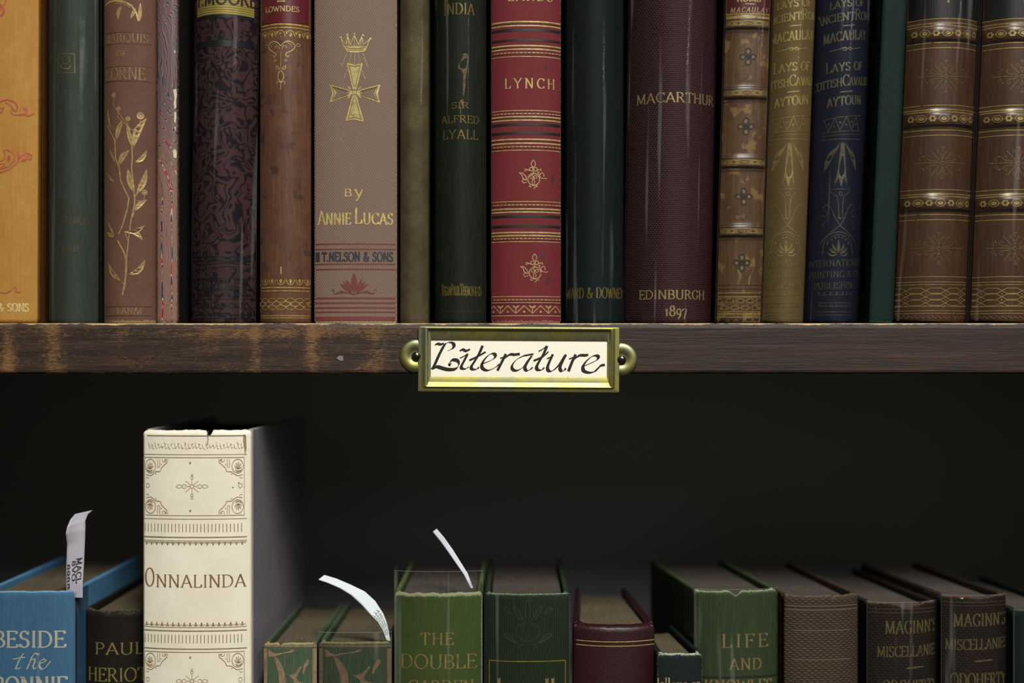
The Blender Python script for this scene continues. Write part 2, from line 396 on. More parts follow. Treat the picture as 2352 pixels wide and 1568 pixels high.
# ------------------------------------------------------------------ a book
class Book:
    def __init__(s, label, group, xl, xr, base_z, top_z, yf=0.0, depth=0.13, lean=0.0, yaw=0.0, bulge=0.22, p=2.0,
                 mat=None, board_mat=None, pages=PAGES, taper=0.0, rag=0.0003, bands=(), band_h=0.0011, band_w=0.0022,
                 jacket=None, refpy=None, name='book', wearside=1.0, capin=0.0008, joint=0.0008, seed=0, notch=None, sq=0.003):
        s.lean, s.yaw, s.yf = math.radians(lean), math.radians(yaw), yf
        s.H = top_z-base_z; s.base_z = base_z
        s.w = (xr-xl)*S*(D+yf)/D; s.a = s.w/2; s.b = bulge*s.w; s.p = p; s.bands = bands; s.band_h = band_h; s.band_w = band_w
        s.cx = PX((xl+xr)/2, yf); s.pxc = (xl+xr)/2
        s.k = S*(D+yf)/D
        r = bpy.data.objects.new(name, None); COL.objects.link(r); r.empty_display_size = .01
        s.lift = .0001+s.a*abs(math.sin(s.lean)); r.location = (s.cx, yf, base_z+s.lift); r.rotation_euler = Matrix.Rotation(s.yaw, 3, 'Z').to_euler() if not s.lean else (0, s.lean, s.yaw)
        s.root = r; tag(r, label, 'book', group)
        # plan table
        n = 300; s.tab = []; acc = 0; px = -s.a; py = s.b
        for i in range(n+1):
            t = -1+2*i/n; x = s.a*t; y = s.b*abs(t)**s.p
            acc += math.hypot(x-px, y-py); s.tab.append((acc, x, y)); px, py = x, y
        half = acc/2; s.tab = [(q-half, x, y) for q, x, y in s.tab]; s.smax = half
        rnd = random.Random(seed+int(xl)); sd = rnd.random()*50
        # --- spine shell
        cols = []; N = 44
        g = joint
        ext = [(-s.a+g*.1, s.b+.0050, -s.smax-.0052), (-s.a+g, s.b+.0032, -s.smax-.0034), (-s.a+g*.6, s.b+.0014, -s.smax-.0015)]
        for x, y, u in ext: cols.append((x, y, u))
        for i in range(N+1):
            u = -s.smax+2*s.smax*i/N; x, y = s._plan(u); cols.append((x, y, u))
        for x, y, u in reversed(ext): cols.append((-x, y, -u))
        nor = []
        for i in range(len(cols)):
            a = cols[max(0, i-1)]; b = cols[min(len(cols)-1, i+1)]; dx, dy = b[0]-a[0], b[1]-a[1]; l = math.hypot(dx, dy)
            nor.append((dy/l, -dx/l))
        dz = .0012 if bands else .004
        zs = [0, .0004, .0012, .0025]; z = .004
        while z < s.H-.005: zs.append(z); z += dz
        zs += [s.H-.005, s.H-.0035, s.H-.002, s.H-.0011, s.H-.0005, s.H]
        V, F, ua, ed = [], [], [], []
        nc = len(cols); T = .0011
        def inset(z):
            d = s.H-z
            a = capin*(max(0, 1-d/.0016))**1.5 + capin*.7*(max(0, 1-z/.0012))**1.5
            return a
        for side in (0, 1):
            for z in zs:
                for i, (x, y, u) in enumerate(cols):
                    nx, ny = nor[i]; o = -inset(z) + (s._band(z)*(1-min(1, abs(u)/s.smax)**8) if side == 0 else 0)
                    if side: o -= T
                    zz = z
                    fall = max(0, 1-(s.H-z)/.005)
                    rg = rag*(mnoise.noise(Vector((u*260, sd, 0)))*.45+mnoise.noise(Vector((u*1300, sd, 3)))*.35-.3)
                    if notch: rg -= notch[1]*math.exp(-((u-notch[0])/notch[2])**2)
                    zz += rg*fall
                    V.append((x+nx*o, y+ny*o, zz)); ua.append(u)
                    e = max(math.exp(-(s.H-z)/.0022), math.exp(-z/.0026), .75*wearside*math.exp(-max(0, s.smax-abs(u))/.0009))
                    ed.append(e)
        nr = len(zs)
        def id_(side, r_, c): return side*nr*nc+r_*nc+c
        for r_ in range(nr-1):
            for c in range(nc-1):
                F.append((id_(0, r_, c), id_(0, r_, c+1), id_(0, r_+1, c+1), id_(0, r_+1, c)))
                F.append((id_(1, r_, c+1), id_(1, r_, c), id_(1, r_+1, c), id_(1, r_+1, c+1)))
        for c in range(nc-1):
            F.append((id_(0, nr-1, c), id_(0, nr-1, c+1), id_(1, nr-1, c+1), id_(1, nr-1, c)))
            F.append((id_(0, 0, c+1), id_(0, 0, c), id_(1, 0, c), id_(1, 0, c+1)))
        for r_ in range(nr-1):
            F.append((id_(1, r_, 0), id_(0, r_, 0), id_(0, r_+1, 0), id_(1, r_+1, 0)))
            F.append((id_(0, r_, nc-1), id_(1, r_, nc-1), id_(1, r_+1, nc-1), id_(0, r_+1, nc-1)))
        s.spine = mesh_obj('spine', V, F, mat, r, True, {'uarc': ua, 'edge': ed})
        # --- boards
        bt = .0022; y0 = s.b+.0042; tp = taper
        for sg in (-1, 1):
            xo0, xo1 = s.a, s.a-tp
            plan = [(xo0-.0012, y0), (xo0-.0003, y0+.0004), (xo0, y0+.0016), (xo1, depth-.001), (xo1-.0005, depth), (xo1-bt+.0005, depth), (xo1-bt, depth-.001), (xo0-bt-.0002, y0+.001), (xo0-bt+.0002, y0)]
            V, F, ua, ed = [], [], [], []
            prof = [(0.0005, 0), (0, .0006), (0, s.H-.0006), (.0005, s.H)]
            cxm = sum(q[0] for q in plan)/len(plan); m = len(plan)
            for ins, z in prof:
                for (x, y) in plan:
                    xx = x-ins if x > cxm else x+ins*.6
                    V.append((sg*xx, y, z)); ua.append(sg*(s.smax+y-s.b))
                    ed.append(.4*max(math.exp(-(s.H-z)/.001), math.exp(-(y-y0)/.0012)*.8))
            for j in range(3):
                for i in range(m):
                    q = (j*m+i, j*m+(i+1) % m, (j+1)*m+(i+1) % m, (j+1)*m+i); F.append(q if sg > 0 else q[::-1])
            top = tuple(3*m+i for i in range(m)); bot = tuple(range(m-1, -1, -1))
            F.append(top if sg > 0 else top[::-1]); F.append(bot if sg > 0 else bot[::-1])
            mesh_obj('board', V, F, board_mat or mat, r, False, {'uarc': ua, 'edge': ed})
        # --- pages
        V, F = [], []; hw = s.a-bt-.0009; pl = []
        for i in range(17):
            t = -1+2*i/16; pl.append((hw*t, s.b*abs(t*hw/s.a)**s.p+.0022))
        for i in range(9):
            t = 1-2*i/8; pl.append(((hw-tp)*t, depth-sq-.003*(1-t*t)))
        m = len(pl)
        for z in (sq*.9, s.H-sq):
            for x, y in pl: V.append((x, y, z))
        for i in range(m): F.append((i, (i+1) % m, m+(i+1) % m, m+i))
        F.append(tuple(range(m-1, -1, -1))); F.append(tuple(m+i for i in range(m)))
        mesh_obj('text_block', V, F, pages, r)
        if jacket is not None: s.film(jacket, sd)
    def _plan(s, u):
        t = (u+s.smax)/(2*s.smax)*(len(s.tab)-1)
        lo, hi = 0, len(s.tab)-1
        while hi-lo > 1:
            m = (lo+hi)//2
            if s.tab[m][0] <= u: lo = m
            else: hi = m
        q0, x0, y0 = s.tab[lo]; q1, x1, y1 = s.tab[hi]; f = (u-q0)/max(1e-12, q1-q0); f = max(0, min(1, f))
        return x0+(x1-x0)*f, y0+(y1-y0)*f
    def _band(s, z):
        v = 0
        for bz in s.bands:
            d = abs(z-bz)/s.band_w
            if d < 1.6: v = max(v, s.band_h*(1 if d < .7 else .5+.5*math.cos(PI*(d-.7)/.9)))
        return v
    def local(s, px, py):
        X = (px-s.pxc)*s.k; Z = PZ(py, s.yf)-s.base_z-s.lift*.3
        c, n = math.cos(s.lean), math.sin(s.lean)
        return (X*c-Z*n)/math.cos(s.yaw), X*n+Z*c
    def map(s, px, py, off):
        u, z = s.local(px, py)
        if abs(u) > s.smax*.995 or z > s.H-.0004 or z < .0003: return None
        x, y = s._plan(u); x2, y2 = s._plan(min(s.smax, u+.0004)); x1, y1 = s._plan(max(-s.smax, u-.0004))
        dx, dy = x2-x1, y2-y1; l = math.hypot(dx, dy); nx, ny = dy/l, -dx/l
        o = off+.00004+s._band(z)*(1-(abs(u)/s.smax)**8)
        if z < .0012: o -= .0006*(max(0, 1-z/.0012))**1.5
        return Vector((x+nx*o, y+ny*o, z))
    def film(s, extra, sd):
        cols = []; e = .022; n = 70; tot = s.smax+e
        V, F, ua = [], [], []
        z1 = s.H+extra; zs = [0+z1*i/16 for i in range(16)]+[z1-.00022, z1-.0002, z1]; ed = []
        us = sorted([-tot+2*tot*i/n for i in range(n+1)]+[g*(s.smax+o) for g in (-1, 1) for o in (-.0002, -.00005, .00005, .0002)]); n = len(us)-1
        for z in zs:
            for i in range(n+1):
                u = us[i]; ed.append(1.0 if z > z1-.00021 else (.6 if abs(abs(u)-s.smax) < .0001 else 0))
                if abs(u) <= s.smax:
                    x, y = s._plan(u); x2, y2 = s._plan(min(s.smax, u+.0004)); x1, y1 = s._plan(max(-s.smax, u-.0004))
                    dx, dy = x2-x1, y2-y1; l = math.hypot(dx, dy); nx, ny = dy/l, -dx/l
                    o = .00035+.00012*mnoise.noise(Vector((u*260, z*9, sd)))+(s.band_h if s.bands else 0)
                    x += nx*o; y += ny*o
                else:
                    sg = 1 if u > 0 else -1
                    x = sg*(s.a+.00028); y = s.b+abs(u)-s.smax
                V.append((x, y, z)); ua.append(u)
        for r_ in range(len(zs)-1):
            for c in range(n): q = r_*(n+1)+c; F.append((q, q+1, q+n+2, q+n+1))
        mesh_obj('plastic_jacket', V, F, FILM, s.root, True, {'uarc': ua, 'edge': ed})
    @property
    def parent(s): return s.spine
    def d(s): return Decal(s)

# ------------------------------------------------------------------ the setting and the bookcase
Z_SH = PZ(743)                 # top of the upper shelf (books stand at y = 0)
Z_LOW = CZ-0.300               # top of the lower shelf
YB = 0.245                     # wall behind the shelves
def wall_paint():
    n = NT('pale_wall_paint'); o = n.obj(); f = n.noise(o, 9, 5, .6)
    return n.done(n.bsdf(n.mix(f, rgb(182, 182, 182, 1), rgb(196, 196, 196, 1)), .8, 0, .3, f, .001, .3))
wl = bm_obj('wall_back', box_bm(-2.5, 2.5, YB+.006, YB+.1, 0, 2.6), plain('wall_plaster', rgb(150, 152, 150)), None); tag(wl, kind='structure')
fl = bm_obj('floor', box_bm(-2.5, 2.5, -4.6, YB+.1, -.08, 0), plain('dark_carpet', rgb(66, 60, 55), .95), None); tag(fl, kind='structure')

def shelf_wood(worn=True):
    n = NT('dark_stained_worn_wood' if worn else 'dark_stained_wood'); o = n.obj(); x, y, z = n.sep(o)
    g = n.noise(n.scale(o, 14, 60, 420), 1.0, 5, .65, .4)
    g2 = n.noise(n.scale(o, 60, 200, 1800), 1.0, 4, .7)
    g3 = n.noise(n.scale(o, 500, 500, 900), 1.0, 3, .7)
    grain = n.math('ADD', n.math('MULTIPLY', g, .55), n.math('MULTIPLY', g2, .45))
    dark = n.ramp(grain, [(.36, rgb(18, 11, 9)), (.47, rgb(42, 27, 21)), (.6, rgb(60, 40, 31)), (.75, rgb(92, 62, 44))])
    if worn:
        # scuffed patches: strongest on the left half, scattered columns and a strip along the top
        left = n.ss(x, .02, -.09)
        patch = n.noise(n.scale(o, 55, 1, 110), 1.0, 3, .6)
        scr = n.noise(n.scale(o, 560, 60, 4200), 1.0, 5, .8)
        colm = 0.0
        for px_, wd in ((28, .0034), (132, .0042), (592, .003), (868, .0052), (720, .003)):
            q = n.math('DIVIDE', n.math('SUBTRACT', x, PX(px_)), wd)
            e = n.math('POWER', 2.718, n.math('MULTIPLY', n.math('MULTIPLY', q, q), -1.0))
            colm = n.math('MAXIMUM', colm, e)
        topz = n.math('MULTIPLY', n.ss(z, Z_SH-.0095, Z_SH-.0035), n.ss(z, Z_SH-.0012, Z_SH-.0030))
        topz = n.math('MULTIPLY', topz, n.ss(x, PX(80), PX(560)))
        m = n.math('ADD', n.math('MULTIPLY', colm, .125), n.math('MULTIPLY', topz, .10))
        m = n.math('ADD', m, n.math('MULTIPLY', n.math('SUBTRACT', patch, .5), .40))
        m = n.math('MULTIPLY', n.math('ADD', m, .05), left)
        wf = n.ss(n.math('ADD', scr, m), .60, .74)
        c = n.mix(n.math('MULTIPLY', wf, .85), dark, n.mix(g3, rgb(104, 70, 38), rgb(158, 118, 70)))
        # bare pale wood on the broken top arris
        jag = n.noise(n.scale(o, 70, 1, 1), 1.0, 5, .7)
        lim = n.math('ADD', Z_SH-.0020, n.math('MULTIPLY', jag, .0032))
        pf = n.math('MULTIPLY', n.ss(n.math('SUBTRACT', z, lim), -.00012, .00012), n.ss(y, -.0015, -.0035))
        c = n.mix(pf, c, n.mix(g3, rgb(150, 118, 72), rgb(222, 190, 132)))
        # rubbed lower arris
        lf = n.math('MULTIPLY', n.ss(n.noise(n.scale(o, 90, 1, 1), 1.0, 4, .7), .52, .6), n.ss(z, PZ(853), PZ(857)))
        c = n.mix(n.math('MULTIPLY', lf, n.math('ADD', .25, n.math('MULTIPLY', left, .6))), c, rgb(150, 118, 66))
    else: c = dark
    return n.done(n.bsdf(c, .55, 0, .35, grain, .0006, .5))
WOOD = shelf_wood(True); WOOD2 = shelf_wood(False)
case = bpy.data.objects.new('bookcase', None); COL.objects.link(case); case.location = (0, 0, 0)
tag(case, 'dark stained wooden bookcase whose shelf edge is scuffed, holding every book', 'bookcase')
XL_, XR_ = PX(-460), PX(2820)
# main shelf board with a chamfered, slightly uneven front edge
def shelf_board(zt, zb, yfront, mat, name='shelf_board'):
    V, F = [], []; nx = 360
    prof = lambda x: [(YB, zb), (yfront+.0012, zb), (yfront+.0002, zb+.0007), (yfront, zb+.0016), (yfront, zt-.0022-.0002*mnoise.noise(Vector((x*50, 1, 0)))),
                      (yfront+.0002, zt-.0013+.0003*mnoise.noise(Vector((x*160, 0, 0)))), (yfront+.0010+.0003*mnoise.noise(Vector((x*120, 5, 0))), zt), (YB, zt)]
    for i in range(nx+1):
        x = XL_+(XR_-XL_)*i/nx
        for y, z in prof(x): V.append((x, y, z))
    m = 8
    for i in range(nx):
        for j in range(m): a = i*m+j; b = i*m+(j+1) % m; F.append((a, a+m, b+m, b))
    F.append(tuple(range(m))); F.append(tuple(nx*m+j for j in range(m-1, -1, -1)))
    return mesh_obj(name, V, F, mat, case)
YS = -.006
shelf_board(Z_SH, PZ(858, YS), YS, WOOD)
shelf_board(Z_LOW, Z_LOW-.022, YS, WOOD2)
shelf_board(Z_SH+.285, Z_SH+.262, YS, WOOD2)
bm_obj('side_panel', box_bm(XL_-.02, XL_, YS-.002, YB, 0, CZ+.30, .001), WOOD2, case)
bm_obj('side_panel', box_bm(XR_, XR_+.02, YS-.002, YB, 0, CZ+.30, .001), WOOD2, case)
bm_obj('back_panel', box_bm(XL_-.02, XR_+.02, YB, YB+.005, 0, CZ+.30), wall_paint(), case)
# a chip of grey paint stuck to the shelf edge
dc = Decal(FlatSurf(YS, case)); dc.poly('c', [(773, 822), (779, 816), (788, 817), (789, 828), (784, 829), (777, 826)], .0003); dc.build({'c': ('paint_chip', plain('grey_chip', rgb(120, 115, 112)))})

# ------------------------------------------------------------------ stamping inks
GOLD = foil_mat('gold_leaf', rgb(208, 186, 116))
GOLD_WORN = foil_mat('worn_gold_leaf', rgb(190, 158, 84), wear=.35)
GOLD_DIM = foil_mat('dulled_gold_leaf', rgb(146, 126, 62), wear=.22, wsc=900)
GOLD_FAINT = foil_mat('faded_gold_leaf', rgb(92, 84, 50), metal=.2, wear=.5)
GOLD_PALE = foil_mat('pale_gold_leaf', rgb(190, 168, 112), metal=.3, wear=.15)
BLACK_INK = plain('black_ink', rgb(14, 16, 18), .55)
NAVY_INK = plain('navy_ink', rgb(38, 38, 48), .6)
BRICK_INK = plain('brick_red_ink', rgb(106, 46, 36), .6)
TXT = 'gilt_lettering'; ORN = 'gilt_ornament'; RUL = 'gilt_rule'
UP = 'old books standing on the upper shelf'; LO = 'old books standing on the lower shelf'
ZT = Z_SH+.235

def upper(label, xl, xr, H=.225, **k):
    return Book(label, UP, xl, xr, Z_SH, Z_SH+H, **k)

# 1 ochre cloth, red scrolls
m = cover_mat('ochre_cloth', rgb(180, 138, 72), rgb(160, 106, 32), 'linen', .0005, .0005, wk=.10, blotch=.8, wear=rgb(146, 92, 24), wearamt=.62, streak=.12, bump=.00003)
b = upper('ochre yellow cloth book with red scrollwork, cut off by left edge', -118, 81, .23, bulge=.10, p=3.0, mat=m, lean=.25, seed=1, board_mat=cover_mat('gap_shaded_ochre_board', rgb(96, 62, 24), wear=rgb(80, 52, 24), wearamt=.2))  # board colour darkened to paint in the shade of the gap beside it
RED = foil_mat('faded_red_ink', rgb(190, 84, 62), metal=0, rough=.7, wear=.15)
d = b.d()
d.text('t', '& SONS', -4, 64, 697, 716, weight=.17, wmin=2.0)
for k_ in (1,):
    d.ribbon('r', [(-30, 262), (-20, 245), (0, 234), (18, 229), (32, 234), (40, 246), (36, 256), (28, 252), (26, 244)], 3.5, off=.0001)
    d.ribbon('r', [(24, 256), (30, 264), (44, 264), (54, 262), (62, 266), (70, 262), (77, 258)], 3.0, off=.0001)
    d.leaf('r', 47, 244, 60, 264, 8, .2); d.ribbon('r', [(-10, 252), (0, 250), (10, 246), (4, 258), (-8, 264)], 2.2); d.ribbon('r', [(12, 236), (20, 240), (32, 252)], 2)
    d.ribbon('r', [(-40, 392), (-20, 398), (0, 397), (20, 390), (36, 376), (48, 358), (60, 350), (70, 356), (68, 366), (60, 364)], 3.2)
    d.ribbon('r', [(-30, 386), (0, 389), (18, 384), (32, 370), (34, 358), (26, 349), (14, 344), (8, 348), (12, 356), (10, 366), (0, 372)], 2.4)
    d.leaf('r', 22, 356, 18, 372, 8); d.leaf('r', 40, 346, 42, 372, 7); d.leaf('r', 64, 352, 44, 372, 7, .15); d.ribbon('r', [(0, 386), (12, 380), (8, 376), (0, 378)], 1.8)
    d.ribbon('r', [(-20, 664), (0, 672), (14, 674), (24, 668), (32, 660), (38, 664), (34, 670), (44, 672), (48, 668)], 2.6)
    d.ribbon('r', [(-30, 10), (-6, 6), (6, 16), (10, 28), (2, 38)], 5); d.ribbon('r', [(-12, 30), (0, 22), (12, 8), (16, -10)], 3)
d.build({'t': (TXT, foil_mat('cream_foil', rgb(232, 205, 140), metal=.1)), 'r': ('red_scrollwork', RED)})

# 2 grey-green, plastic jacket
m = cover_mat('grey_green_cloth', rgb(70, 79, 69), rgb(54, 62, 52), 'linen', .0004, .0004, wk=.08, blotch=.4, wear=rgb(128, 138, 122), wearamt=.42, bump=.00002, streak=.25)
b = upper('grey-green cloth book with small square ship emblem high on its spine', 101, 214, .226, bulge=.32, mat=m, jacket=-.0004, seed=2)
d = b.d()
q = [(130, 124), (171, 124), (171, 168), (130, 168), (130, 124)]; d.ribbon('e', q, 1.6)
d.ribbon('e', [(137, 150), (144, 158), (158, 158), (163, 150)], 3.2); d.ribbon('e', [(141, 132), (146, 148), (160, 143)], 1.6); d.ribbon('e', [(158, 130), (161, 142)], 1.6); d.ribbon('e', [(148, 120), (149, 130)], 1.3)
d.text('f', 'BY', 134, 160, 470, 486); d.text('f', 'THE ^MARQUIS', 104, 214, 499, 515); d.text('f', 'OF', 134, 157, 534, 547); d.text('f', '^LORNE', 114, 186, 563, 579)
d.build({'e': ('ship_emblem', GOLD_DIM), 'f': (TXT, foil_mat('nearly_gone_gilt', rgb(104, 94, 66), metal=.1, wear=.1))})

# 3 brown cloth with gilt mistletoe
m = cover_mat('brown_mauve_linen', rgb(110, 79, 66), rgb(84, 56, 44), 'linen', .00062, .00058, wk=.30, blotch=.5, wear=rgb(190, 160, 118), wearamt=.60, bump=.00006)
b = upper('brown linen book with gilt mistletoe branch climbing its spine', 231, 354, .224, bulge=.24, p=2.4, mat=m, jacket=None, seed=3)
d = b.d(); G = 'g'
MIST = foil_mat('soft_gilt', rgb(176, 148, 96), metal=.25, wear=.12)
d.ribbon(G, [(281, 678), (283, 668), (286, 656), (290, 620), (290, 594), (283, 575), (269, 552)], 4.0); d.ribbon(G, [(271, 539), (281, 519), (293, 479), (296, 455), (286, 435), (277, 415), (273.6, 385), (264, 363), (262, 322), (250, 303), (237, 286)], 3.0)
d.ribbon(G, [(287, 650), (290, 600), (296, 544), (301, 504), (309, 469), (309, 452), (306, 420), (302, 385), (304, 363), (303, 339), (294, 291)], 2.6)
for tx, ty, bx, by, wd, bd in ((281,276,266,322,13,-.05),(291,288,305,340,11,0),(337,269,307,339,17,-.1),(297,345,273,380,14,-.1),(337,342,308,375,11,.12),(245,340,264,375,6,0),(237,245,250,300,6,0),
        (293.5,387,310,445,14,-.05),(336,387,312,445,15,.08),(338,457,308,487,12,-.1),(333,517,281,529,12,.15),(328,553,286,530,12,-.18),(239,507,261,542,6,0),(236,532,262,545,9,0),
        (333,596,293,632,13,.15),(240,602,279,647,12,-.08),(234,395,262,422,6,0),(270,46,280,12,9,.1),(300,43,312,18,8,0),(322,5,320,50,8,0)):
    d.leaf(G, tx, ty, bx, by, wd, bd, 'v')
for x, y, r_ in ((294, 273, 7), (322, 265, 10), (272, 249, 6), (259, 218, 7), (331, 441, 8)):
    d.disc(G, x, y, r_*.85); d.ring('v', x, y, r_*.45, 1); d.ribbon(G, [(x, y+r_), (x-2, y+r_+14), (302, 300) if y < 300 else (309, 460)], 1.4)
for l in ([(309, 452), (318, 440), (326, 436)], [(290, 632), (293, 632)], [(286, 655), (279, 647)], [(262, 322), (266, 322)], [(303, 339), (307, 339)], [(296, 560), (286, 530)], [(308, 487), (304, 500)]): d.ribbon(G, l, 2)
d.ribbon(G, [(228, 8), (245, 2), (265, 1), (285, 4), (303, 14), (313, 30), (318, 48)], 4.5); d.ribbon(G, [(262, 6), (282, 8), (300, 18)], 1.6)
d.text('t', 'MARQUIS', 228, 340, 77, 97, weight=.10, wmin=1.2); d.text('t', 'OF', 265, 292, 117, 130, weight=.11, wmin=1.2); d.text('t', 'LORNE', 232, 333, 155, 183, weight=.09, wmin=1.4); d.text('t', 'LAN&F', 268, 330, 706, 722, weight=.14, wmin=1.1)
for y in (74, 100, 152, 186, 704, 725): d.line('l', 231, y, 350, y, 1.0)
d.build({G: ('gilt_mistletoe', MIST), 'v': ('leaf_vein', plain('brown_vein', rgb(96, 72, 48))), 't': (TXT, foil_mat('dim_soft_gilt', rgb(152, 126, 86), metal=.2, wear=.1)), 'l': ('blind_rule', plain('brown_blind', rgb(70, 50, 42)))})

# 4 thin marbled-paper book
def marble_mat():
    n = NT('combed_marbled_paper'); u = n.attr('uarc'); ed = n.attr('edge'); z = n.sep(n.obj())[2]
    zz = n.math('SUBTRACT', z, .02)
    q = n.noise(n.comb(n.math('MULTIPLY', u, 1.0), n.math('MULTIPLY', z, .3)), 150, 2, .5)
    up = n.ss(z, .06, .11)     # combed flames turn to long diagonal sweeps higher up
    uu = n.math('ADD', u, n.math('MULTIPLY', up, n.math('MULTIPLY', n.noise(n.comb(0.0, z), 14, 2), .05)))
    scal = n.math('ABSOLUTE', n.math('SINE', n.math('MULTIPLY', uu, PI/.0044)))
    ph = n.math('ADD', n.math('MULTIPLY', zz, n.math('MULTIPLY_ADD', up, -18.0, 46.0)), n.math('MULTIPLY', scal, n.math('MULTIPLY_ADD', up, 1.6, -2.0)))
    ph = n.math('ADD', ph, n.math('MULTIPLY', q, 3.4))
    ph = n.math('ADD', ph, n.math('MULTIPLY', up, n.math('MULTIPLY', u, 420.0)))
    f = n.math('FRACT', ph)
    c = n.ramp(f, [(0, rgb(134, 30, 30)), (.16, rgb(160, 44, 38)), (.2, rgb(196, 176, 140)), (.25, rgb(44, 48, 78)), (.40, rgb(60, 56, 80)), (.44, rgb(186, 160, 120)), (.48, rgb(112, 70, 66)), (.66, rgb(124, 86, 82)), (.70, rgb(182, 140, 66)), (.75, rgb(84, 44, 50)), (.9, rgb(40, 40, 64)), (.96, rgb(190, 178, 160))])
    f2 = n.math('FRACT', n.math('MULTIPLY', ph, 2.7))
    c = n.mix(n.math('MULTIPLY', n.ss(f2, .86, .93), .4), c, rgb(190, 170, 140))
    # bluer, darker marble towards the head
    c = n.mix(n.math('MULTIPLY', up, .5), c, rgb(52, 54, 74))
    wn = n.noise(n.comb(u, z), 900, 4, .7)
    wf = n.ss(n.math('ADD', n.math('MULTIPLY', ed, .5), n.math('MULTIPLY', wn, .6)), .68, .76)
    c = n.mix(wf, c, rgb(196, 186, 164))
    return n.done(n.bsdf(c, .5, 0, .4, wn, .0001, .4))
b = upper('thin book in combed marbled paper, red and blue, with chipped right edge', 360, 406, .222, bulge=.12, p=3.5, mat=marble_mat(), board_mat=cover_mat('gap_shaded_board', rgb(30, 27, 27), wear=rgb(60, 52, 44), wearamt=.2), seed=4, wearside=1.0, depth=.12)  # near-black boards: shade of the gap between the books, put into their colour
d = b.d()
for pts in ([(399,206),(406,204),(407,218),(405,232),(406,246),(402,252),(400,238),(402,226),(400,214)], [(401,258),(405,256),(406,268),(404,284),(401,280)], [(398,346),(404,342),(407,350),(406,364),(400,362)], [(400,118),(404,116),(403,124)], [(402,290),(405,292),(403,306)]): d.poly('w', [(x-1.5, y) for x, y in pts], .0003)
d.build({'w': ('bare_board_chip', plain('bare_board', rgb(200, 192, 160)))})

# 5 purple-brown embossed cloth, gilt title panel
m = cover_mat('purple_brown_embossed_cloth', rgb(92, 62, 62), rgb(64, 43, 50), 'bead', .00062, .00046, wk=.22, blotch=.5, wear=rgb(100, 76, 70), wearamt=.15, squiggle=(95, 5.0, rgb(24, 25, 36)), bump=.00006, streak=.1)
b = upper('dark purple-brown cloth book with embossed scrolls and gilt panel at top', 429, 577, .225, bulge=.36, mat=m, lean=.55, jacket=.0, seed=5)
d = b.d()
SILK = cover_mat('gilt_panel_twill', rgb(186, 168, 88), rgb(140, 122, 62), 'twill', .00060, .0006, 35, wk=.28, rough=.4, wear=rgb(90, 80, 50), wearamt=.2)
d.band('g', 430, 592, -60, 33, .00006); d.band('k', 430, 592, 33, 41, .00007)
d.band('k', 430, 592, 93, 107, .00006)
for y, h in ((588, 3), (596, 5), (605, 2), (638, 2), (662, 3), (686, 2), (722, 3), (730, 2)): d.band('k', 430, 592, y, y+h, .00006)
d.text('t', 'T.MOORE', 428, 598, -22, 10, weight=.15, wmin=3.2, off=.00016)
d.text('i', 'PEOPLES', 436, 572, 642, 659, weight=.2, wmin=2.4); d.text('i', 'EDITION', 440, 568, 667, 681, weight=.2, wmin=2.2)
for i in range(6):
    x = 446+i*22; d.ring('i', x, 702, 7, 2.2, 6); d.leaf('i', x+11, 694, x+7, 710, 5); d.ring('i', x, 622, 6, 2, 5)
d.build({'g': ('gilt_title_panel', SILK), 'k': ('embossed_band', plain('blue_black_stamp', rgb(24, 25, 34), .5)), 't': ('dark_lettering', plain('dark_purple_ink', rgb(58, 34, 44))), 'i': ('embossed_lettering', plain('blue_black_stamp', rgb(26, 27, 36)))})

# 6 tan calf
m = cover_mat('mottled_tan_calf', rgb(108, 74, 54), rgb(70, 47, 38), 'leather', wk=.06, blotch=.9, rough=.33, spec=.5, wear=rgb(168, 128, 70), wearamt=.30, stains=rgb(48, 38, 36), stainamt=.6, stainlo=.58, bump=.000008, streak=.25, blotchsc=45)
b = upper('polished brown calf book with dark red label and gilt heart-shaped ornament', 591, 710, .224, bulge=.31, mat=m, seed=6)
d = b.d()
d.band('lab', 589, 714, -60, 52, .00009)
LAB = plain('dark_red_leather_label', rgb(88, 26, 34), .35)
d.text('t', 'LOWNDES', 603, 688, 14, 26, weight=.16, wmin=1.3, off=.00016); d.line('t', 636, 3, 655, 3, 3, off=.00016)
for y, h in ((54, 3.2), (62, 2.2), (659, 2.6), (667, 2), (724, 1.8), (729, 1.5)): d.line('r', 586, y+h/2, 716, y+h/2, h)
cx = 645
for i in range(-3, 4):
    x = cx+i*22
    d.ribbon('r', [(x-10, 71)]+[(x+9*math.cos(PI-PI*j/8), 72+10*math.sin(PI*j/8)*-1+8) for j in range(9)]+[(x+10, 84)], 1.8); d.disc('r', x, 78, 4); d.leaf('r', x, 86, x, 74, 5)
    d.ribbon('r', [(x+9*math.cos(PI+PI*j/8), 642-12*math.sin(PI+PI*j/8)) for j in range(9)], 1.8); d.disc('r', x, 645, 3.4); d.leaf('r', x, 652, x, 640, 5)
d.sym('o', cx, [(0, 106), (7, 98), (17, 94), (27, 97), (33, 104), (31, 111), (21, 118), (13, 122), (11, 127), (15, 131), (19, 127)], 2.2)
d.sym('o', cx, [(35, 104), (40, 98), (45, 101), (42, 106), (38, 105)], 1.4); d.sym('o', cx, [(2, 113), (6, 105), (12, 106), (13, 111)], 1.5); d.sym('o', cx, [(14, 98), (22, 101), (27, 108)], 1.0)
d.line('o', cx, 118, cx, 158, .9)
for y in (139,): d.ring('o', cx-13, y, 2.2, 1.2); d.ring('o', cx+11, y, 2.2, 1.2)
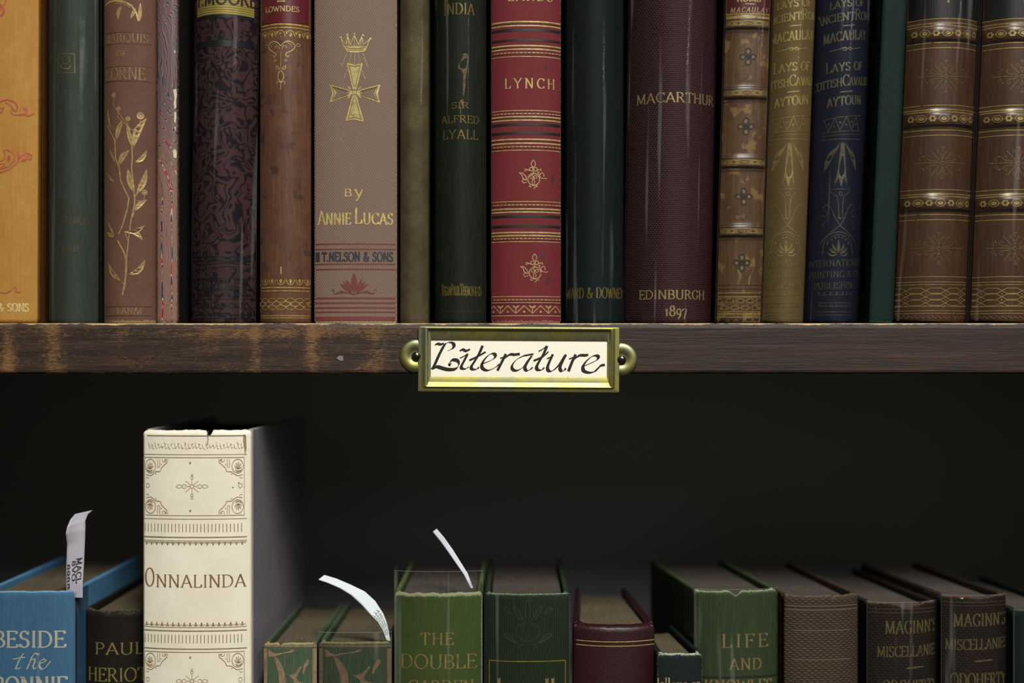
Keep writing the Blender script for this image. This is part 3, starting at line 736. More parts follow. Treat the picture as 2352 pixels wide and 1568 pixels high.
d.sym('o', cx, [(2, 160), (6, 154), (12, 150), (10, 158), (5, 160)], 1.6); d.sym('o', cx, [(1, 162), (6, 170), (7, 178), (3, 186), (0, 190)], 1.8); d.sym('o', cx, [(2, 190), (7, 186), (10, 190), (7, 194)], 1.5); d.line('o', cx, 186, cx, 206, 1.6)
for dx, dy in ((-27, 115), (27, 115), (-25, 126), (25, 126)): d.disc('o', cx+dx, dy, 1.1)
d.text('t', 'I', 641, 650, 613, 629, weight=.14, wmin=1.4)
for row in (0, 1, 2):
    y = 690+row*8
    for i in range(-4, 5):
        x = cx+i*22+(11 if row == 1 else 0); d.ribbon('r', [(x-11, y), (x-5, y-5), (x+5, y-5), (x+11, y), (x+5, y+5), (x-5, y+5), (x-11, y)], 1.4)
        if row == 1: d.disc('r', x+11, y, 1.6)
d.band('w', 589, 714, 732, 742, .00006)
d.build({'lab': ('title_label', LAB), 't': (TXT, GOLD_PALE), 'r': (RUL, GOLD_WORN), 'o': (ORN, GOLD_PALE), 'w': ('gilt_tail_edge', GOLD_WORN)})

# 7 taupe twill, crown and cross
m = cover_mat('taupe_twill', rgb(126, 105, 93), rgb(106, 87, 76), 'twill', .00092, .001, 40, wk=.20, blotch=.25, wear=rgb(205, 185, 150), wearamt=.58, bump=.00004)
b = upper('wide taupe twill book with gilt crown above a gilt cross', 720, 910, .226, bulge=.09, p=2.8, mat=m, seed=7)
d = b.d()
c0 = (814, 212.5)
arms = ([(797.4,145.4),(814.8,150),(832.5,145.4),(818,205),(811,205)], [(757.4,195),(764,213),(758,234),(808,216),(808,210)], [(872.5,195),(866.5,214.5),(871.3,235),(820,216),(820,210)], [(795,277.5),(815,274),(835.4,280),(817.5,219),(811,219)])
for a in arms:
    d.poly('g', a, .00008); mx = sum(p_[0] for p_ in a)/5; my = sum(p_[1] for p_ in a)/5
    d.ribbon('k', [(mx+(x-mx)*.74, my+(y-my)*.80) for x, y in a+[a[0]]], 1.6, off=.00012); d.ribbon('h', a+[a[0]], 1.8, off=.00012)
d.poly('g', [(810, 208), (818, 208), (818, 217), (810, 217)])
for sx in (-1, 1):
    for sy in (-1, 1): d.leaf('g', 814+sx*16, 212+sy*14, 814+sx*8, 212+sy*6, 4)
crown = [(790,107),(783,88),(795,103),(798.5,82),(805,103.5),(814,80),(823,103.5),(831,83),(834.5,103),(849.5,90),(843,106),(838,117),(826,120),(808,120.5),(798,118)]
d.ribbon('h', crown+[crown[0]], 1.6); d.poly('g', [(791,107),(803,104.5),(825,104.5),(843,107),(837.5,117),(825,120),(808,120),(798,118)])
d.ribbon('k', [(794, 109), (806, 112), (824, 112), (840, 109)], 1.3, off=.00012); d.ribbon('k', [(797, 115), (808, 116), (824, 116), (837, 114)], .9, off=.00012)
for x, y in ((783, 86), (798, 79.5), (814, 78), (834, 81), (850.7, 89)): d.disc('g', x, y, 2.7)
for x, y in ((798.5, 84), (814, 82), (831, 85)): d.line('h', x, y, x+(814-x)*.2, 104, 1.2)
for x0, y0, x1, y1 in ((795.5,126,785,151),(807,125,802,143),(815,124,815,145),(823.5,125,827,143),(833.7,124,844.6,153),(797.4,160,790,182),(831,161,839,182)):
    k = int(math.dist((x0, y0), (x1, y1))/3)
    for i in range(k+1): d.disc('h', x0+(x1-x0)*i/k, y0+(y1-y0)*i/k, .95)
d.text('t', 'by', 790, 834, 428, 451, weight=.17, wmin=1.8) if False else None
d.text('t', 'B', 791, 808, 434, 451, weight=.16, wmin=1.8); d.text('t', 'y', 815, 834, 427, 453, weight=.13, wmin=1.6)
d.text('t', '^ANNIE', 727, 806, 489, 516, weight=.14, wmin=1.8, big=1.2); d.text('t', 'L', 814, 832, 477, 514, weight=.12, wmin=2.0); d.text('t', 'UCAS', 834, 903, 489, 515, weight=.14, wmin=1.8)
d.text('n', 'T.NELSON & SONS', 738, 903, 579, 600, weight=.16, wmin=2.4); d.band('n', 721, 732, 579, 601)
for y, h in ((559, 3), (571, 3), (605, 3), (617, 3), (683, 4), (694, 4), (705, 4), (715, 3.5), (727, 10)): d.band('b', 716, 914, y, y+h)
cx = 813
d.leaf('b', cx, 626, cx, 674, 15); 
for sg in (-1, 1):
    d.leaf('b', cx+sg*19, 640, cx+sg*4, 672, 8); d.leaf('b', cx+sg*33, 652, cx+sg*6, 673, 9, -.05*sg); d.leaf('b', cx+sg*27, 646, cx+sg*8, 662, 5)
    d.ribbon('b', [(cx+sg*52, 668), (cx+sg*49, 664), (cx+sg*46, 667), (cx+sg*47, 673), (cx+sg*40, 675), (cx+sg*28, 670), (cx+sg*16, 672), (cx, 676)], 2.4)
    d.leaf('b', cx+sg*44, 675, cx+sg*14, 673, 6, -.1*sg)
d.build({'g': (ORN, GOLD_PALE), 'h': ('bright_gilt_outline', GOLD), 'k': ('tooled_line', plain('tooled_brown', rgb(104, 84, 40))), 't': (TXT, GOLD), 'n': ('navy_lettering', NAVY_INK), 'b': ('brick_red_ornament', BRICK_INK)})

# 8 olive twill in film
m = cover_mat('faded_olive_twill', rgb(124, 110, 78), rgb(74, 58, 42), 'twill', .00085, .001, 40, wk=.24, blotch=.95, wear=rgb(170, 150, 96), wearamt=.5, bump=.00005, blotchsc=45)
b = upper('narrow faded olive twill book without lettering, wrapped in shiny clear plastic', 919, 983, .23, bulge=.26, p=2.6, mat=m, jacket=0.0, seed=8, depth=.12)

# 9 dark green
m = cover_mat('dark_bottle_green_cloth', rgb(36, 44, 32), rgb(26, 32, 24), 'linen', .0004, .0004, wk=.06, blotch=.4, wear=rgb(96, 92, 58), wearamt=.34, bump=.00002, streak=.3)
b = upper('dark bottle-green book in plastic with rubbed patch above its gilt author name', 998, 1114, .227, bulge=.34, mat=m, jacket=0.0, seed=9)
d = b.d()
d.text('t', '^INDIA', 1013, 1092, 7, 33, weight=.12, wmin=1.3, big=1.5); d.text('t', 'SIR', 1036, 1078, 235, 249, weight=.13, wmin=1.2); d.text('t', 'ALFRED', 1008, 1106, 265, 282, weight=.13, wmin=1.2); d.text('t', 'LYALL', 1012, 1103, 298, 319, weight=.13, wmin=1.3)
d.text('k', '^KEGAN^PAUL^TRENCH & CO', 1008, 1113, 657, 679, weight=.07, wmin=1.2, big=1.25)
d.line('l', 1000, 715, 1112, 715, 1.0)
d.poly('w', [(1064,124),(1072,122),(1076,132),(1075,150),(1073,162),(1070,178),(1069,196),(1067,212),(1064,222),(1063,205),(1064,186),(1064,170),(1059,160),(1053,158),(1053,148),(1059,140),(1062,134)])
d.poly('w', [(1056, 231), (1063, 228), (1066, 236), (1060, 242)]) ; d.line('w', 1058, 244, 1058, 262, 1.6)
d.build({'t': (TXT, GOLD_DIM), 'k': (TXT, GOLD_DIM), 'l': ('blind_rule', plain('green_blind', rgb(64, 68, 50))), 'w': ('rubbed_patch', foil_mat('rubbed_cloth', rgb(140, 116, 84), metal=0, rough=.8, wear=.42, wsc=1500))})

# 10 red twill
m = cover_mat('crimson_twill', rgb(112, 42, 47), rgb(94, 34, 39), 'twill', .00066, .001, 135, wk=.17, blotch=.35, wear=rgb(205, 140, 126), wearamt=.56, bump=.00004)
b = upper('crimson twill book crossed by gilt and black bands, gilt flower ornaments', 1127, 1289, .226, bulge=.19, p=2.6, mat=m, seed=10, rag=.0003)
d = b.d(); XA, XB = 1118, 1300
def gl(y, h=3, key='g'): d.line(key, XA, y, XB, y, h)
def dash(y):
    x = XA
    while x < XB: d.line('g', x, y, x+7, y, 2.2); x += 9.5
for y in (50, 59, 105, 113, 268, 276, 320, 329, 480, 487, 534, 541): gl(y, 3.4)
for y in (130, 254, 345, 463, 555, 681, 695, 725): gl(y, 1.8)
for y in (121, 261, 337, 470.5, 548, 688.5): dash(y)
for y0, y1 in ((66, 72), (90, 95), (283, 289), (303, 309), (494, 500), (517, 523)): d.band('k', XA, XB, y0, y1)
for y in (124, 264, 340, 474, 551, 692, 109, 55, 272, 324, 484, 538, 698, 721): d.line('s', XA, y, XB, y, 1.2)
d.text('t', 'LYNCH', 1158, 1278, 180, 203, weight=.13, wmin=1.5, gap=.28, off=.0001); d.text('t', 'LANDS', 1166, 1272, -20, 2, weight=.14, wmin=1.6, gap=.2)
for i in range(-1, 6):
    x = 1130+i*38
    d.ribbon('g', [(x-2, 702), (x+17, 720), (x+36, 702)], 2.0); d.line('g', x+17, 718, x+17, 705, 1.8); d.leaf('g', x+9, 701, x+17, 708, 4); d.leaf('g', x+25, 701, x+17, 708, 4); d.disc('g', x+36, 716, 2.6)
for cx, cy in ((1225, 402), (1228, 617)):
    O = lambda pts, w_=1.9: d.ribbon('o', [(cx+x, cy+y) for x, y in pts], w_)
    d.loopleaf('o', cx, cy-34, cx, cy-17, 10, 1.7); d.ring('o', cx-5, cy-13, 4.2, 1.7); d.ring('o', cx+5, cy-13, 4.2, 1.7)
    d.ring('o', cx+1, cy+10, 13.5, 2.0, 14); d.ring('o', cx-4, cy+5, 3.6, 1.7); d.ring('o', cx+5, cy+5, 3.6, 1.7); d.loopleaf('o', cx, cy+25, cx, cy+9, 6, 1.5)
    O([(0, -9), (0, -2), (-4, 0)]); O([(-6, -10), (-14, -12), (-20, -8), (-19, -14), (-15, -13)]); O([(7, -10), (14, -13), (19, -9), (17, -15)])
    O([(-33, -5), (-24, -4), (-17, 4), (-14, 12), (-24, 8), (-26, 0), (-33, -5)]); O([(-14, 12), (-22, 10), (-26, 14), (-22, 19), (-15, 16)])
    O([(32, 7), (24, 8), (16, 6), (14, 0), (20, -6), (25, -2), (24, 4)]); O([(-6, 22), (-10, 27), (-4, 27)]); O([(6, 22), (10, 27), (4, 27), (1, 32)]); O([(12, -2), (10, -8), (14, -6)])
for x, y, rx, ry in ((1273, 410, 5, 9), (1247, 588, 4, 5), (1261, 643, 7, 8), (1256, 152, 4, 7), (1229, 40, 2, 2.5), (1247, 53, 3, 2)): d.disc('st', x, y, rx, ry)
d.build({'g': (RUL, GOLD_PALE), 'k': ('black_band', BLACK_INK), 's': ('tooled_line', plain('deep_crimson', rgb(84, 20, 28))), 't': (TXT, GOLD_PALE), 'o': (ORN, GOLD_PALE), 'st': ('ink_stain', foil_mat('dark_stain', rgb(74, 26, 34), metal=0, rough=.7, wear=.08))})

# 11 dark teal
m = cover_mat('very_dark_teal_cloth', rgb(26, 38, 42), rgb(18, 26, 26), 'twill', .0007, .001, 60, wk=.25, blotch=.4, wear=rgb(100, 112, 104), wearamt=.30, bump=.00004)
b = upper('very dark teal cloth book in plastic, gilt publisher line at foot', 1303, 1434, .228, bulge=.36, mat=m, jacket=0.0, seed=11)
d = b.d(); d.text('t', 'WARD & DOWNEY', 1284, 1452, 660, 685, weight=.11, wmin=1.3, gap=.05); d.build({'t': (TXT, GOLD_DIM)})

# 12 maroon bead cloth
m = cover_mat('maroon_bead_cloth', rgb(82, 52, 55), rgb(56, 32, 38), 'bead', .00145, .0009, wk=.42, blotch=.45, wear=rgb(120, 70, 56), wearamt=.26, bump=.00016, rough=.5)
b = upper('broad maroon bead-grain book lettered EDINBURGH 1897 at foot of spine', 1439, 1642, .228, bulge=.33, mat=m, jacket=0.0, lean=.9, seed=12)
d = b.d()
d.text('t', 'MACARTHUR', 1452, 1668, 213, 236, weight=.14, wmin=1.6, gap=.05); d.text('t', 'EDINBURGH', 1462, 1636, 667, 688, weight=.16, wmin=1.6, gap=.05); d.text('t', '1897', 1527, 1580, 703, 727, weight=.15, wmin=1.7, gap=.08)
d.build({'t': (TXT, GOLD_PALE)})

# 13 worn gilt calf with raised bands
def zz_(py): return PZ(py)-Z_SH
m = cover_mat('scratched_brown_calf', rgb(112, 82, 54), rgb(76, 50, 36), 'leather', wk=.06, blotch=.8, rough=.32, spec=.5, wear=rgb(168, 134, 78), wearamt=.38, bump=.00003, streak=.35, stains=rgb(166, 132, 80), stainamt=.55, stainlo=.56)
b = upper('slim scratched brown calf book with raised bands and dark four-petal flowers', 1647, 1750, .224, bulge=.16, p=2.4, mat=m, lean=1.75, jacket=0.0, bands=[zz_(y) for y in (56, 216, 375, 533)], band_h=.0009, seed=13)
d = b.d(); cxs = lambda y: 1698.5+(743-y)*math.tan(math.radians(1.75))
c_ = cxs(0); d.band('lab', 1620, 1800, -60, 29, .00008); d.text('t', 'ROME', c_-28, c_+26, -16, 5, weight=.16, wmin=1.6, off=.00016); d.line('t', c_-10, 10, c_+14, 11, 2, off=.00016); d.text('t', 'MACAULAY', c_-44, c_+46, 18, 30, weight=.13, wmin=1.2, gap=.22, slant=.2, off=.00016)
for y, h in ((33, 2.5), (41, 4), (674, 2), (683, 2.2), (716, 1.6), (722, 2), (730, 1.6)): d.line('r', 1600, y, 1800, y, h)
for y in (56, 216, 375, 533):
    c_ = cxs(y); d.band('tan', 1600, 1800, y-7, y+5, .00006)
    for i in range(-2, 3):
        x = c_+i*23; 
        if i % 2 == 0: d.ring('kk', x, y-1, 10, 1.3, 4.5); d.ring('r', x, y-1, 11.5, .9, 5.5)
        else: d.ring('r', x, y-1, 9, 1.4, 4.5); d.disc('kk', x, y-1, 2.2)
    d.band('k', 1600, 1800, y+8, y+13, .00007); d.band('k2', 1600, 1800, y+17, y+19, .00007); d.band('k2', 1600, 1800, y-17, y-15, .00007); d.band('k2', 1600, 1800, y-11, y-9, .00007)
for y in (132, 292, 453, 605):
    c_ = cxs(y)+1
    for dx, dy in ((0, -12), (0, 12), (-12, 0), (12, 0)): d.disc('k', c_+dx, y+dy, 7.5 if dy else 8, 9 if dy else 7); d.disc('tan', c_+dx, y+dy, 4, 5 if dy else 4, off=.00014)
    d.disc('k', c_, y, 5)
for y in (655, 664, 676, 688, 703, 713): d.band('k2', 1600, 1800, y, y+2)
for y in (692, 708):
    c_ = cxs(y)
    for i in range(-2, 3):
        x = c_+i*24+(12 if y > 700 else 0); d.ring('r', x, y, 10, 1.4, 4.5); d.disc('kk', x, y, 2.5)
d.poly('tan', [(cxs(640)-8, 620), (cxs(640)+20, 618), (cxs(640)+24, 600), (cxs(640)+32, 590), (cxs(640)+34, 610), (cxs(640)+22, 640), (cxs(640)+20, 655), (cxs(640)-10, 654), (cxs(640)-4, 640)], .00005)
d.band('tan', 1600, 1800, 718, 741, .00005)
for i in range(-2, 3): d.leaf('k', cxs(735)+i*20-4, 731, cxs(735)+i*20+2, 738, 5); d.leaf('k', cxs(735)+i*20+8, 731, cxs(735)+i*20+2, 738, 5)
d.build({'lab': ('title_label', LAB), 't': (TXT, GOLD_PALE), 'r': (RUL, GOLD_WORN), 'tan': ('rubbed_tan_band', foil_mat('rubbed_tan_leather', rgb(150, 122, 70), metal=.1, rough=.45, wear=.2)), 'kk': ('tooled_oval', plain('tool_dark', rgb(48, 38, 24))), 'k': ('dark_flower', plain('dark_tooling_and_shade', rgb(34, 24, 20))), 'k2': ('tooled_line', plain('dark_brown_tool', rgb(60, 36, 26)))})

# 14, 15 the two matching stamped volumes
def lays(book, cx0, base_y, slope, mt, mo, name2, lean):
    d = book.d(); t_ = math.tan(math.radians(lean)); C = lambda y: cx0+(743-y)*t_
    def T(txt, y0, y1, hw, shift=0, **k): c_ = C((y0+y1)/2)+shift; d.text('t', txt, c_-hw, c_+hw, y0, y1, slope=slope, **k)
    T('LAYS OF', 0, 17, 44, weight=.17, wmin=2.0); T('^ANCIENT^ROME', 30, 48, 82, weight=.15, wmin=2.0, gap=.04)
    T('MACAULAY', 72, 94, 58, weight=.15, wmin=2.0); T('^LAYS OF', 145, 164, 48, weight=.17, wmin=2.1); T('SCOTTISH^CAVALIERS', 180, 199, 92, weight=.14, wmin=1.9, gap=.04); T('AYTOUN', 222, 243, 44, 3, weight=.15, wmin=2.0)
    for y, hw in ((60, 14), (212, 15)): d.ribbon('t', [(C(y)-hw+4, y+hw*slope), (C(y)+hw+4, y-hw*slope)], 2.8)
    y = 114; d.ribbon('t', [(C(y)-40, y+4), (C(y)-16, y+1), (C(y)-8, y-3), (C(y), y), (C(y)+8, y-3), (C(y)+14, y), (C(y)+38, y-5)], 2.4); d.ring('t', C(y)-4, y, 4, 1.8); d.ring('t', C(y)+8, y-1, 3.6, 1.6)
    O = lambda pts, w_=2.0, key='o': d.ribbon(key, [(C(y)+x, y) for x, y in pts], w_)
    O([(-50, 276), (50, 264)], 1.8); O([(-50, 306), (50, 300)], 1.8); O([(-50, 314), (50, 308)], 1.4); O([(-50, 322), (50, 320)], 1.8)
    O([(-46, 276), (-34, 304), (-20, 272), (-8, 302), (6, 269), (20, 300), (32, 266), (44, 300)], 2.0)
    for x, y in ((-34, 286), (-21, 292), (-8, 283), (6, 288), (20, 281), (32, 286)): d.disc('o', C(y)+x, y, 2.6)
    c_ = C(380)
    for pts in ([(-4, 330), (4, 330), (10, 395), (14, 428), (6, 410), (0, 432), (-6, 410), (-16, 428), (-9, 395)],
                [(4, 328), (14, 340), (30, 352), (38, 372), (40, 396), (30, 380), (18, 356)], [(-4, 328), (-14, 340), (-30, 352), (-40, 372), (-42, 396), (-30, 380), (-18, 356)]):
        d.poly('o', [(C(y)+x, y) for x, y in pts])
    O([(-26, 436), (24, 436)], 1.6); d.sym('o', C(460), [(24, 440), (8, 452), (5, 470), (4, 498), (6, 504)], 1.8); d.ring('o', C(445), 447, 4, 1.8); d.disc('o', C(500), 503, 3)
    d.sym('o', C(490), [(40, 478), (30, 470), (20, 480), (12, 500), (0, 520), (-16, 532), (-34, 546), (-46, 560)], 2.2)
    d.sym('o', C(490), [(38, 482), (28, 492), (34, 500), (42, 494)], 1.6); d.sym('o', C(490), [(-10, 0)] and [(30, 508), (40, 516), (36, 526)], 1.5)
    d.sym('o', C(560), [(0, 534), (14, 537), (28, 546), (34, 560), (38, 584)], 2.2)
    d.sym('o', C(560), [(0, 540), (12, 543), (24, 552), (28, 566)], 1.5)
    for a in range(-3, 4): d.disc('o', C(560)+a*8, 546+a*a*1.6, 2.0)
    d.leaf('o', C(565), 552, C(580), 584, 7)
    for sg in (-1, 1): d.leaf('o', C(570)+sg*14, 560, C(580)+sg*2, 580, 6, .1*sg); d.leaf('o', C(570)+sg*22, 570, C(582)+sg*2, 584, 6, .1*sg); d.leaf('o', C(580)+sg*26, 582, C(584)+sg*2, 585, 6, .15*sg)
    def U(txt, y0, y1, hw): c_ = C(y0); d.text('u', txt, c_-hw, c_+hw, y0, y1, weight=.13, wmin=1.5, slope=slope*.3, gap=.05)
    U('INTERNATIONAL', 598, 613, 76); U('PRINTING & CO', 624, 639, 72); U('PUBLISHING', 650, 665, 56)
    O([(-44, 680), (42, 678)], 1.6, 'u'); O([(-44, 697), (42, 697)], 1.2, 'u'); O([(-44, 705), (42, 706)], 1.6, 'u'); O([(-46, 718), (44, 718)], 1.8, 'u'); O([(-46, 725), (44, 726)], 1.5, 'u')
    for i in range(-3, 4): d.leaf('u', C(672)+i*14, 671, C(679)+i*14, 679, 5); d.ring('u', C(701)+i*12, 701, 3, 1.1)
    d.build({'t': (TXT, mt), 'o': (ORN, mo), 'u': (TXT, name2)})
m = cover_mat('olive_tan_cloth', rgb(124, 104, 66), rgb(98, 78, 50), 'linen', .0005, .0005, wk=.08, blotch=.5, wear=rgb(120, 96, 58), wearamt=.3, bump=.00002)
b = upper('olive-tan cloth book with drooping bell stamp and gilt rubbed thin', 1753, 1850, .222, bulge=.32, mat=m, lean=2.2, jacket=0.0, seed=14, yf=.004)
lays(b, 1799, 743, .10, foil_mat('olive_gilt', rgb(186, 168, 98), metal=.25, wear=.05), foil_mat('olive_gilt_worn', rgb(170, 152, 92), metal=.2, wear=.10), foil_mat('olive_gilt_faint', rgb(150, 130, 80), metal=.2, wear=.2), 2.1)
m = cover_mat('navy_cloth', rgb(34, 38, 58), rgb(24, 26, 40), 'linen', .0005, .0005, wk=.10, blotch=.5, wear=rgb(82, 82, 108), wearamt=.34, bump=.00003)
b = upper('navy blue cloth book with drooping bell stamp in dull gilt', 1858, 1978, .223, bulge=.36, mat=m, lean=2.35, jacket=0.0, seed=15, yf=.004)
lays(b, 1919, 743, .10, foil_mat('navy_gilt', rgb(118, 112, 88), metal=.25, wear=.05), foil_mat('navy_gilt_dim', rgb(106, 100, 78), metal=.2, wear=.08), foil_mat('navy_gilt_faint', rgb(96, 92, 76), metal=.2, wear=.12), 2.35)

# 16 thin teal
m = cover_mat('teal_green_cloth', rgb(9, 34, 30), rgb(7, 24, 24), 'linen', .0005, .0005, wk=.12, blotch=.5, wear=rgb(60, 112, 96), wearamt=.40, bump=.00003, wmin=.36)
b = upper('thin plain teal-green book with edges rubbed pale, unlettered', 1997, 2051, .224, bulge=.10, p=5, mat=m, lean=2.5, seed=16, depth=.12)

# 17, 18 brown calf pair, raised bands
m = cover_mat('polished_brown_calf', rgb(90, 62, 42), rgb(60, 40, 30), 'leather', wk=.05, blotch=.6, rough=.30, spec=.5, wear=rgb(140, 100, 60), wearamt=.28, bump=.00002, streak=.30, blotchsc=24)
def calf(label, xl, xr, seed, ly, cx0, gm, gm2, lean):
    b = upper(label, xl, xr, .225, bulge=.26, p=2.2, mat=m, lean=lean, jacket=0.0, bands=[zz_(y) for y in ly], band_h=.0011, band_w=.0026, seed=seed)
    d = b.d(); t_ = math.tan(math.radians(lean)); C = lambda y: cx0+(743-y)*t_; A0, A1 = xl-40, xr+70
    d.band('lab', A0, A1, -60, ly[0]-34, .00008)
    d.text('t', 'I', C(0)-4, C(0)+4, -14, 8, weight=.14, wmin=2, off=.00016)
    R = lambda y, h=1.8: d.line('r', A0, y, A1, y, h)
    for y in ly:
        for dy in (-34, -24, -16.5, 21, 33) if y == ly[0] else (-31, -21, -15, 26, 38): R(y+dy, 2.0)
        d.band('k', A0, A1, y+13, y+19, .00006)  # shade below each raised band, painted as a dark strip
        for i in range(-3, 4):
            x = C(y)+i*24
            if i % 2 == 0:
                d.ring('r', x, y, 10.5, 1.8, 8); d.disc('g', x, y, 7, 4.5) 
            else:
                for a in range(6): d.disc('g', x+5.5*math.cos(a*PI/3), y+5*math.sin(a*PI/3), 3)
                d.ring('k', x, y, 2.6, 1.1)
            d.disc('g', x+12, y, 1.4)
    for cy in (178, 377, 573):
        c_ = C(cy)+2; P = lambda pts, w_=1.5: d.ribbon('o', [(c_+x, cy+y) for x, y in pts], w_)
        for sg in (-1, 1):
            P([(sg*6, 0), (sg*30, -1), (sg*60, -1)], 1.8); P([(sg*10, -4), (sg*28, -6), (sg*36, -12), (sg*30, -17), (sg*26, -12)], 1.5); P([(sg*10, 4), (sg*28, 6), (sg*36, 12), (sg*30, 17), (sg*26, 11)], 1.5)
            d.ring('o', c_+sg*50, cy-9, 3.6, 1.3); d.ring('o', c_+sg*50, cy+8, 3.6, 1.3)
            for dy in (-16, 14): d.disc('o', c_+sg*43, cy+dy, 2.6); 
            for k_ in range(6): d.disc('o', c_+sg*(50+k_*3), cy-1, 1.5)
            for sy in (-1, 1):
                for k_ in range(7): d.disc('o', c_+sg*(9+k_*2.6), cy+sy*(9+k_*3), 1.5)
                P([(0, sy*8), (sg*4, sy*20), (sg*9, sy*30), (sg*13, sy*26), (sg*9, sy*22)], 1.4); P([(sg*2, sy*30), (sg*5, sy*38), (0, sy*34)], 1.2)
        for k_ in range(10): d.disc('o', c_, cy-36+k_*8, 1.6)
        d.ring('o', c_, cy, 4, 1.6)
        for x, y, w_ in ((2, 3, 108),): d.band('shade', 0, 0, 0, 0) if False else None
    for y in (638, 650, 656, 706, 716, 722): R(y, 1.8)
    for row in range(3):
        y = 670+row*14
        for i in range(-3, 4):
            x = C(y)+i*46+(0); d.ribbon('r', [(x-23, y), (x-12, y-6), (x+12, y-6), (x+23, y)], 1.6); d.ribbon('r', [(x-23, y), (x-12, y+6), (x+12, y+6), (x+23, y)], 1.6); d.disc('r', x+23, y+7, 1.8)
    for i in range(40): x = C(733)-86+i*4.4; d.disc('r', x, 729+2*(i % 3), 1.2)
    d.build({'lab': ('black_title_label', plain('black_leather_label', rgb(24, 23, 27), .4)), 't': (TXT, gm), 'r': (RUL, gm), 'o': (ORN, gm2), 'g': ('gilt_band_flower', gm), 'k': ('painted_shade_and_rings', plain('dark_tooling_and_shade', rgb(34, 24, 20)))})
calf('polished brown calf volume with raised bands, left one of the pair', 2064, 2229, 17, (79, 275, 469), 2147, foil_mat('calf_gilt_worn', rgb(172, 150, 92), wear=.24, wsc=200), foil_mat('calf_gilt_thin', rgb(134, 110, 70), metal=.2, wear=.15), 2.4)
calf('polished brown calf volume with raised bands, cut off by right edge', 2240, 2404, 18, (79, 275, 469), 2322, foil_mat('calf_gilt_bright', rgb(182, 160, 94), wear=.15), foil_mat('calf_gilt_fair', rgb(148, 126, 80), metal=.2, wear=.2), 2.4)

# ------------------------------------------------------------------ lower shelf
def lower(label, xl, xr, top_py, yf=0.0, **k):
    return Book(label, LO, xl, xr, Z_LOW+.0001, PZ(top_py, yf), yf=yf, **k)

# L1 blue
m = cover_mat('sky_blue_cloth', rgb(86, 138, 178), rgb(70, 116, 156), 'twill', .00062, .001, 135, wk=.14, blotch=.35, wear=rgb(140, 160, 158), wearamt=.42, bump=.00004, streak=.2)
b = lower('sky-blue twill book lettered BESIDE the BONNIE, at far left of lower shelf', -42, 168, 1357, bulge=.05, p=4, mat=m, depth=.125, jacket=0.0, seed=21, rag=.0009, pages=PAGES, sq=.0030)
CREAM = plain('cream_ink', rgb(226, 220, 200), .6)
d = b.d()
d.text('t', 'BESIDE', -16, 150, 1449, 1487, weight=.14, wmin=3.0); d.text('t', 'BONNIE', -15, 154, 1554, 1592, weight=.14, wmin=3.0)
q = lambda pts, w_=5.0, a_=35: d.ribbon('t', pts, w_, ang=a_, wmin=1.8)
q([(54, 1500), (46, 1512), (40, 1526), (36, 1535), (42, 1536), (48, 1532)]); q([(30, 1514), (44, 1511), (58, 1509)], 4)
q([(90, 1503), (80, 1500), (74, 1508), (68, 1522), (62, 1537)]); q([(66, 1524), (74, 1514), (80, 1513), (80, 1520), (76, 1530), (78, 1536), (84, 1533)])
q([(90, 1524), (100, 1521), (106, 1516), (100, 1513), (92, 1519), (90, 1530), (96, 1537), (104, 1534), (116, 1518)])
d.build({'t': ('cream_lettering', CREAM)})

# L2 black, Paul
m = cover_mat('scuffed_black_leather', rgb(34, 29, 23), rgb(23, 20, 17), 'leather', wk=.10, blotch=.5, wear=rgb(120, 104, 72), wearamt=.40, bump=.00006, rough=.5)
b = lower('black scuffed leather book lettered in gilt, half behind the tall white book', 189, 340, 1400, yf=.016, bulge=.17, p=2.6, mat=m, depth=.135, seed=22, rag=.0022, pages=PAGES, capin=.0016)
d = b.d(); d.text('t', "PAUL", 216, 332, 1476, 1503, weight=.12, wmin=1.5); d.text('t', 'HERIOT', 195, 338, 1534, 1565, weight=.11, wmin=1.5); d.build({'t': (TXT, foil_mat('black_book_gilt', rgb(150, 138, 78), metal=.3, wear=.15))})

# L3 tall white vellum
m = cover_mat('white_vellum', rgb(228, 221, 205, 1.0), rgb(206, 196, 176, 1.0), 'leather', wk=.010, blotch=.55, rough=.5, spec=.35, wear=rgb(150, 132, 104), wearamt=.26, bump=.00002, wmin=.38, blotchsc=40)
mb = cover_mat('grey_lilac_glazed_board', rgb(150, 143, 150, 1.0), rgb(126, 118, 128, 1.0), 'leather', wk=.02, blotch=.5, rough=.35, spec=.5, wear=rgb(120, 108, 92), wearamt=.3, bump=.00002)
b = lower('tall white vellum book lettered ONNALINDA, tallest on the lower shelf', 324, 574, 987, yf=-.008, bulge=.085, p=2.4, mat=m, board_mat=mb, depth=.175, seed=23, rag=.0007, capin=.0014, notch=(.0062, .0050, .0007), joint=.0016, taper=-.001, pages=PAGES_DARK, sq=.004)
BR = foil_mat('rubbed_brown_gilt', rgb(176, 150, 108), metal=.15, rough=.5, wear=.12); BR2 = foil_mat('rubbed_brown_gilt_pale', rgb(192, 172, 132), metal=.15, rough=.5, wear=.22)
d = b.d(); K = 'b'; A0, A1 = 322, 572
def hl(y, h=1.3, key='b', x0=322, x1=566): d.line(key, x0, y, x1, y, h)
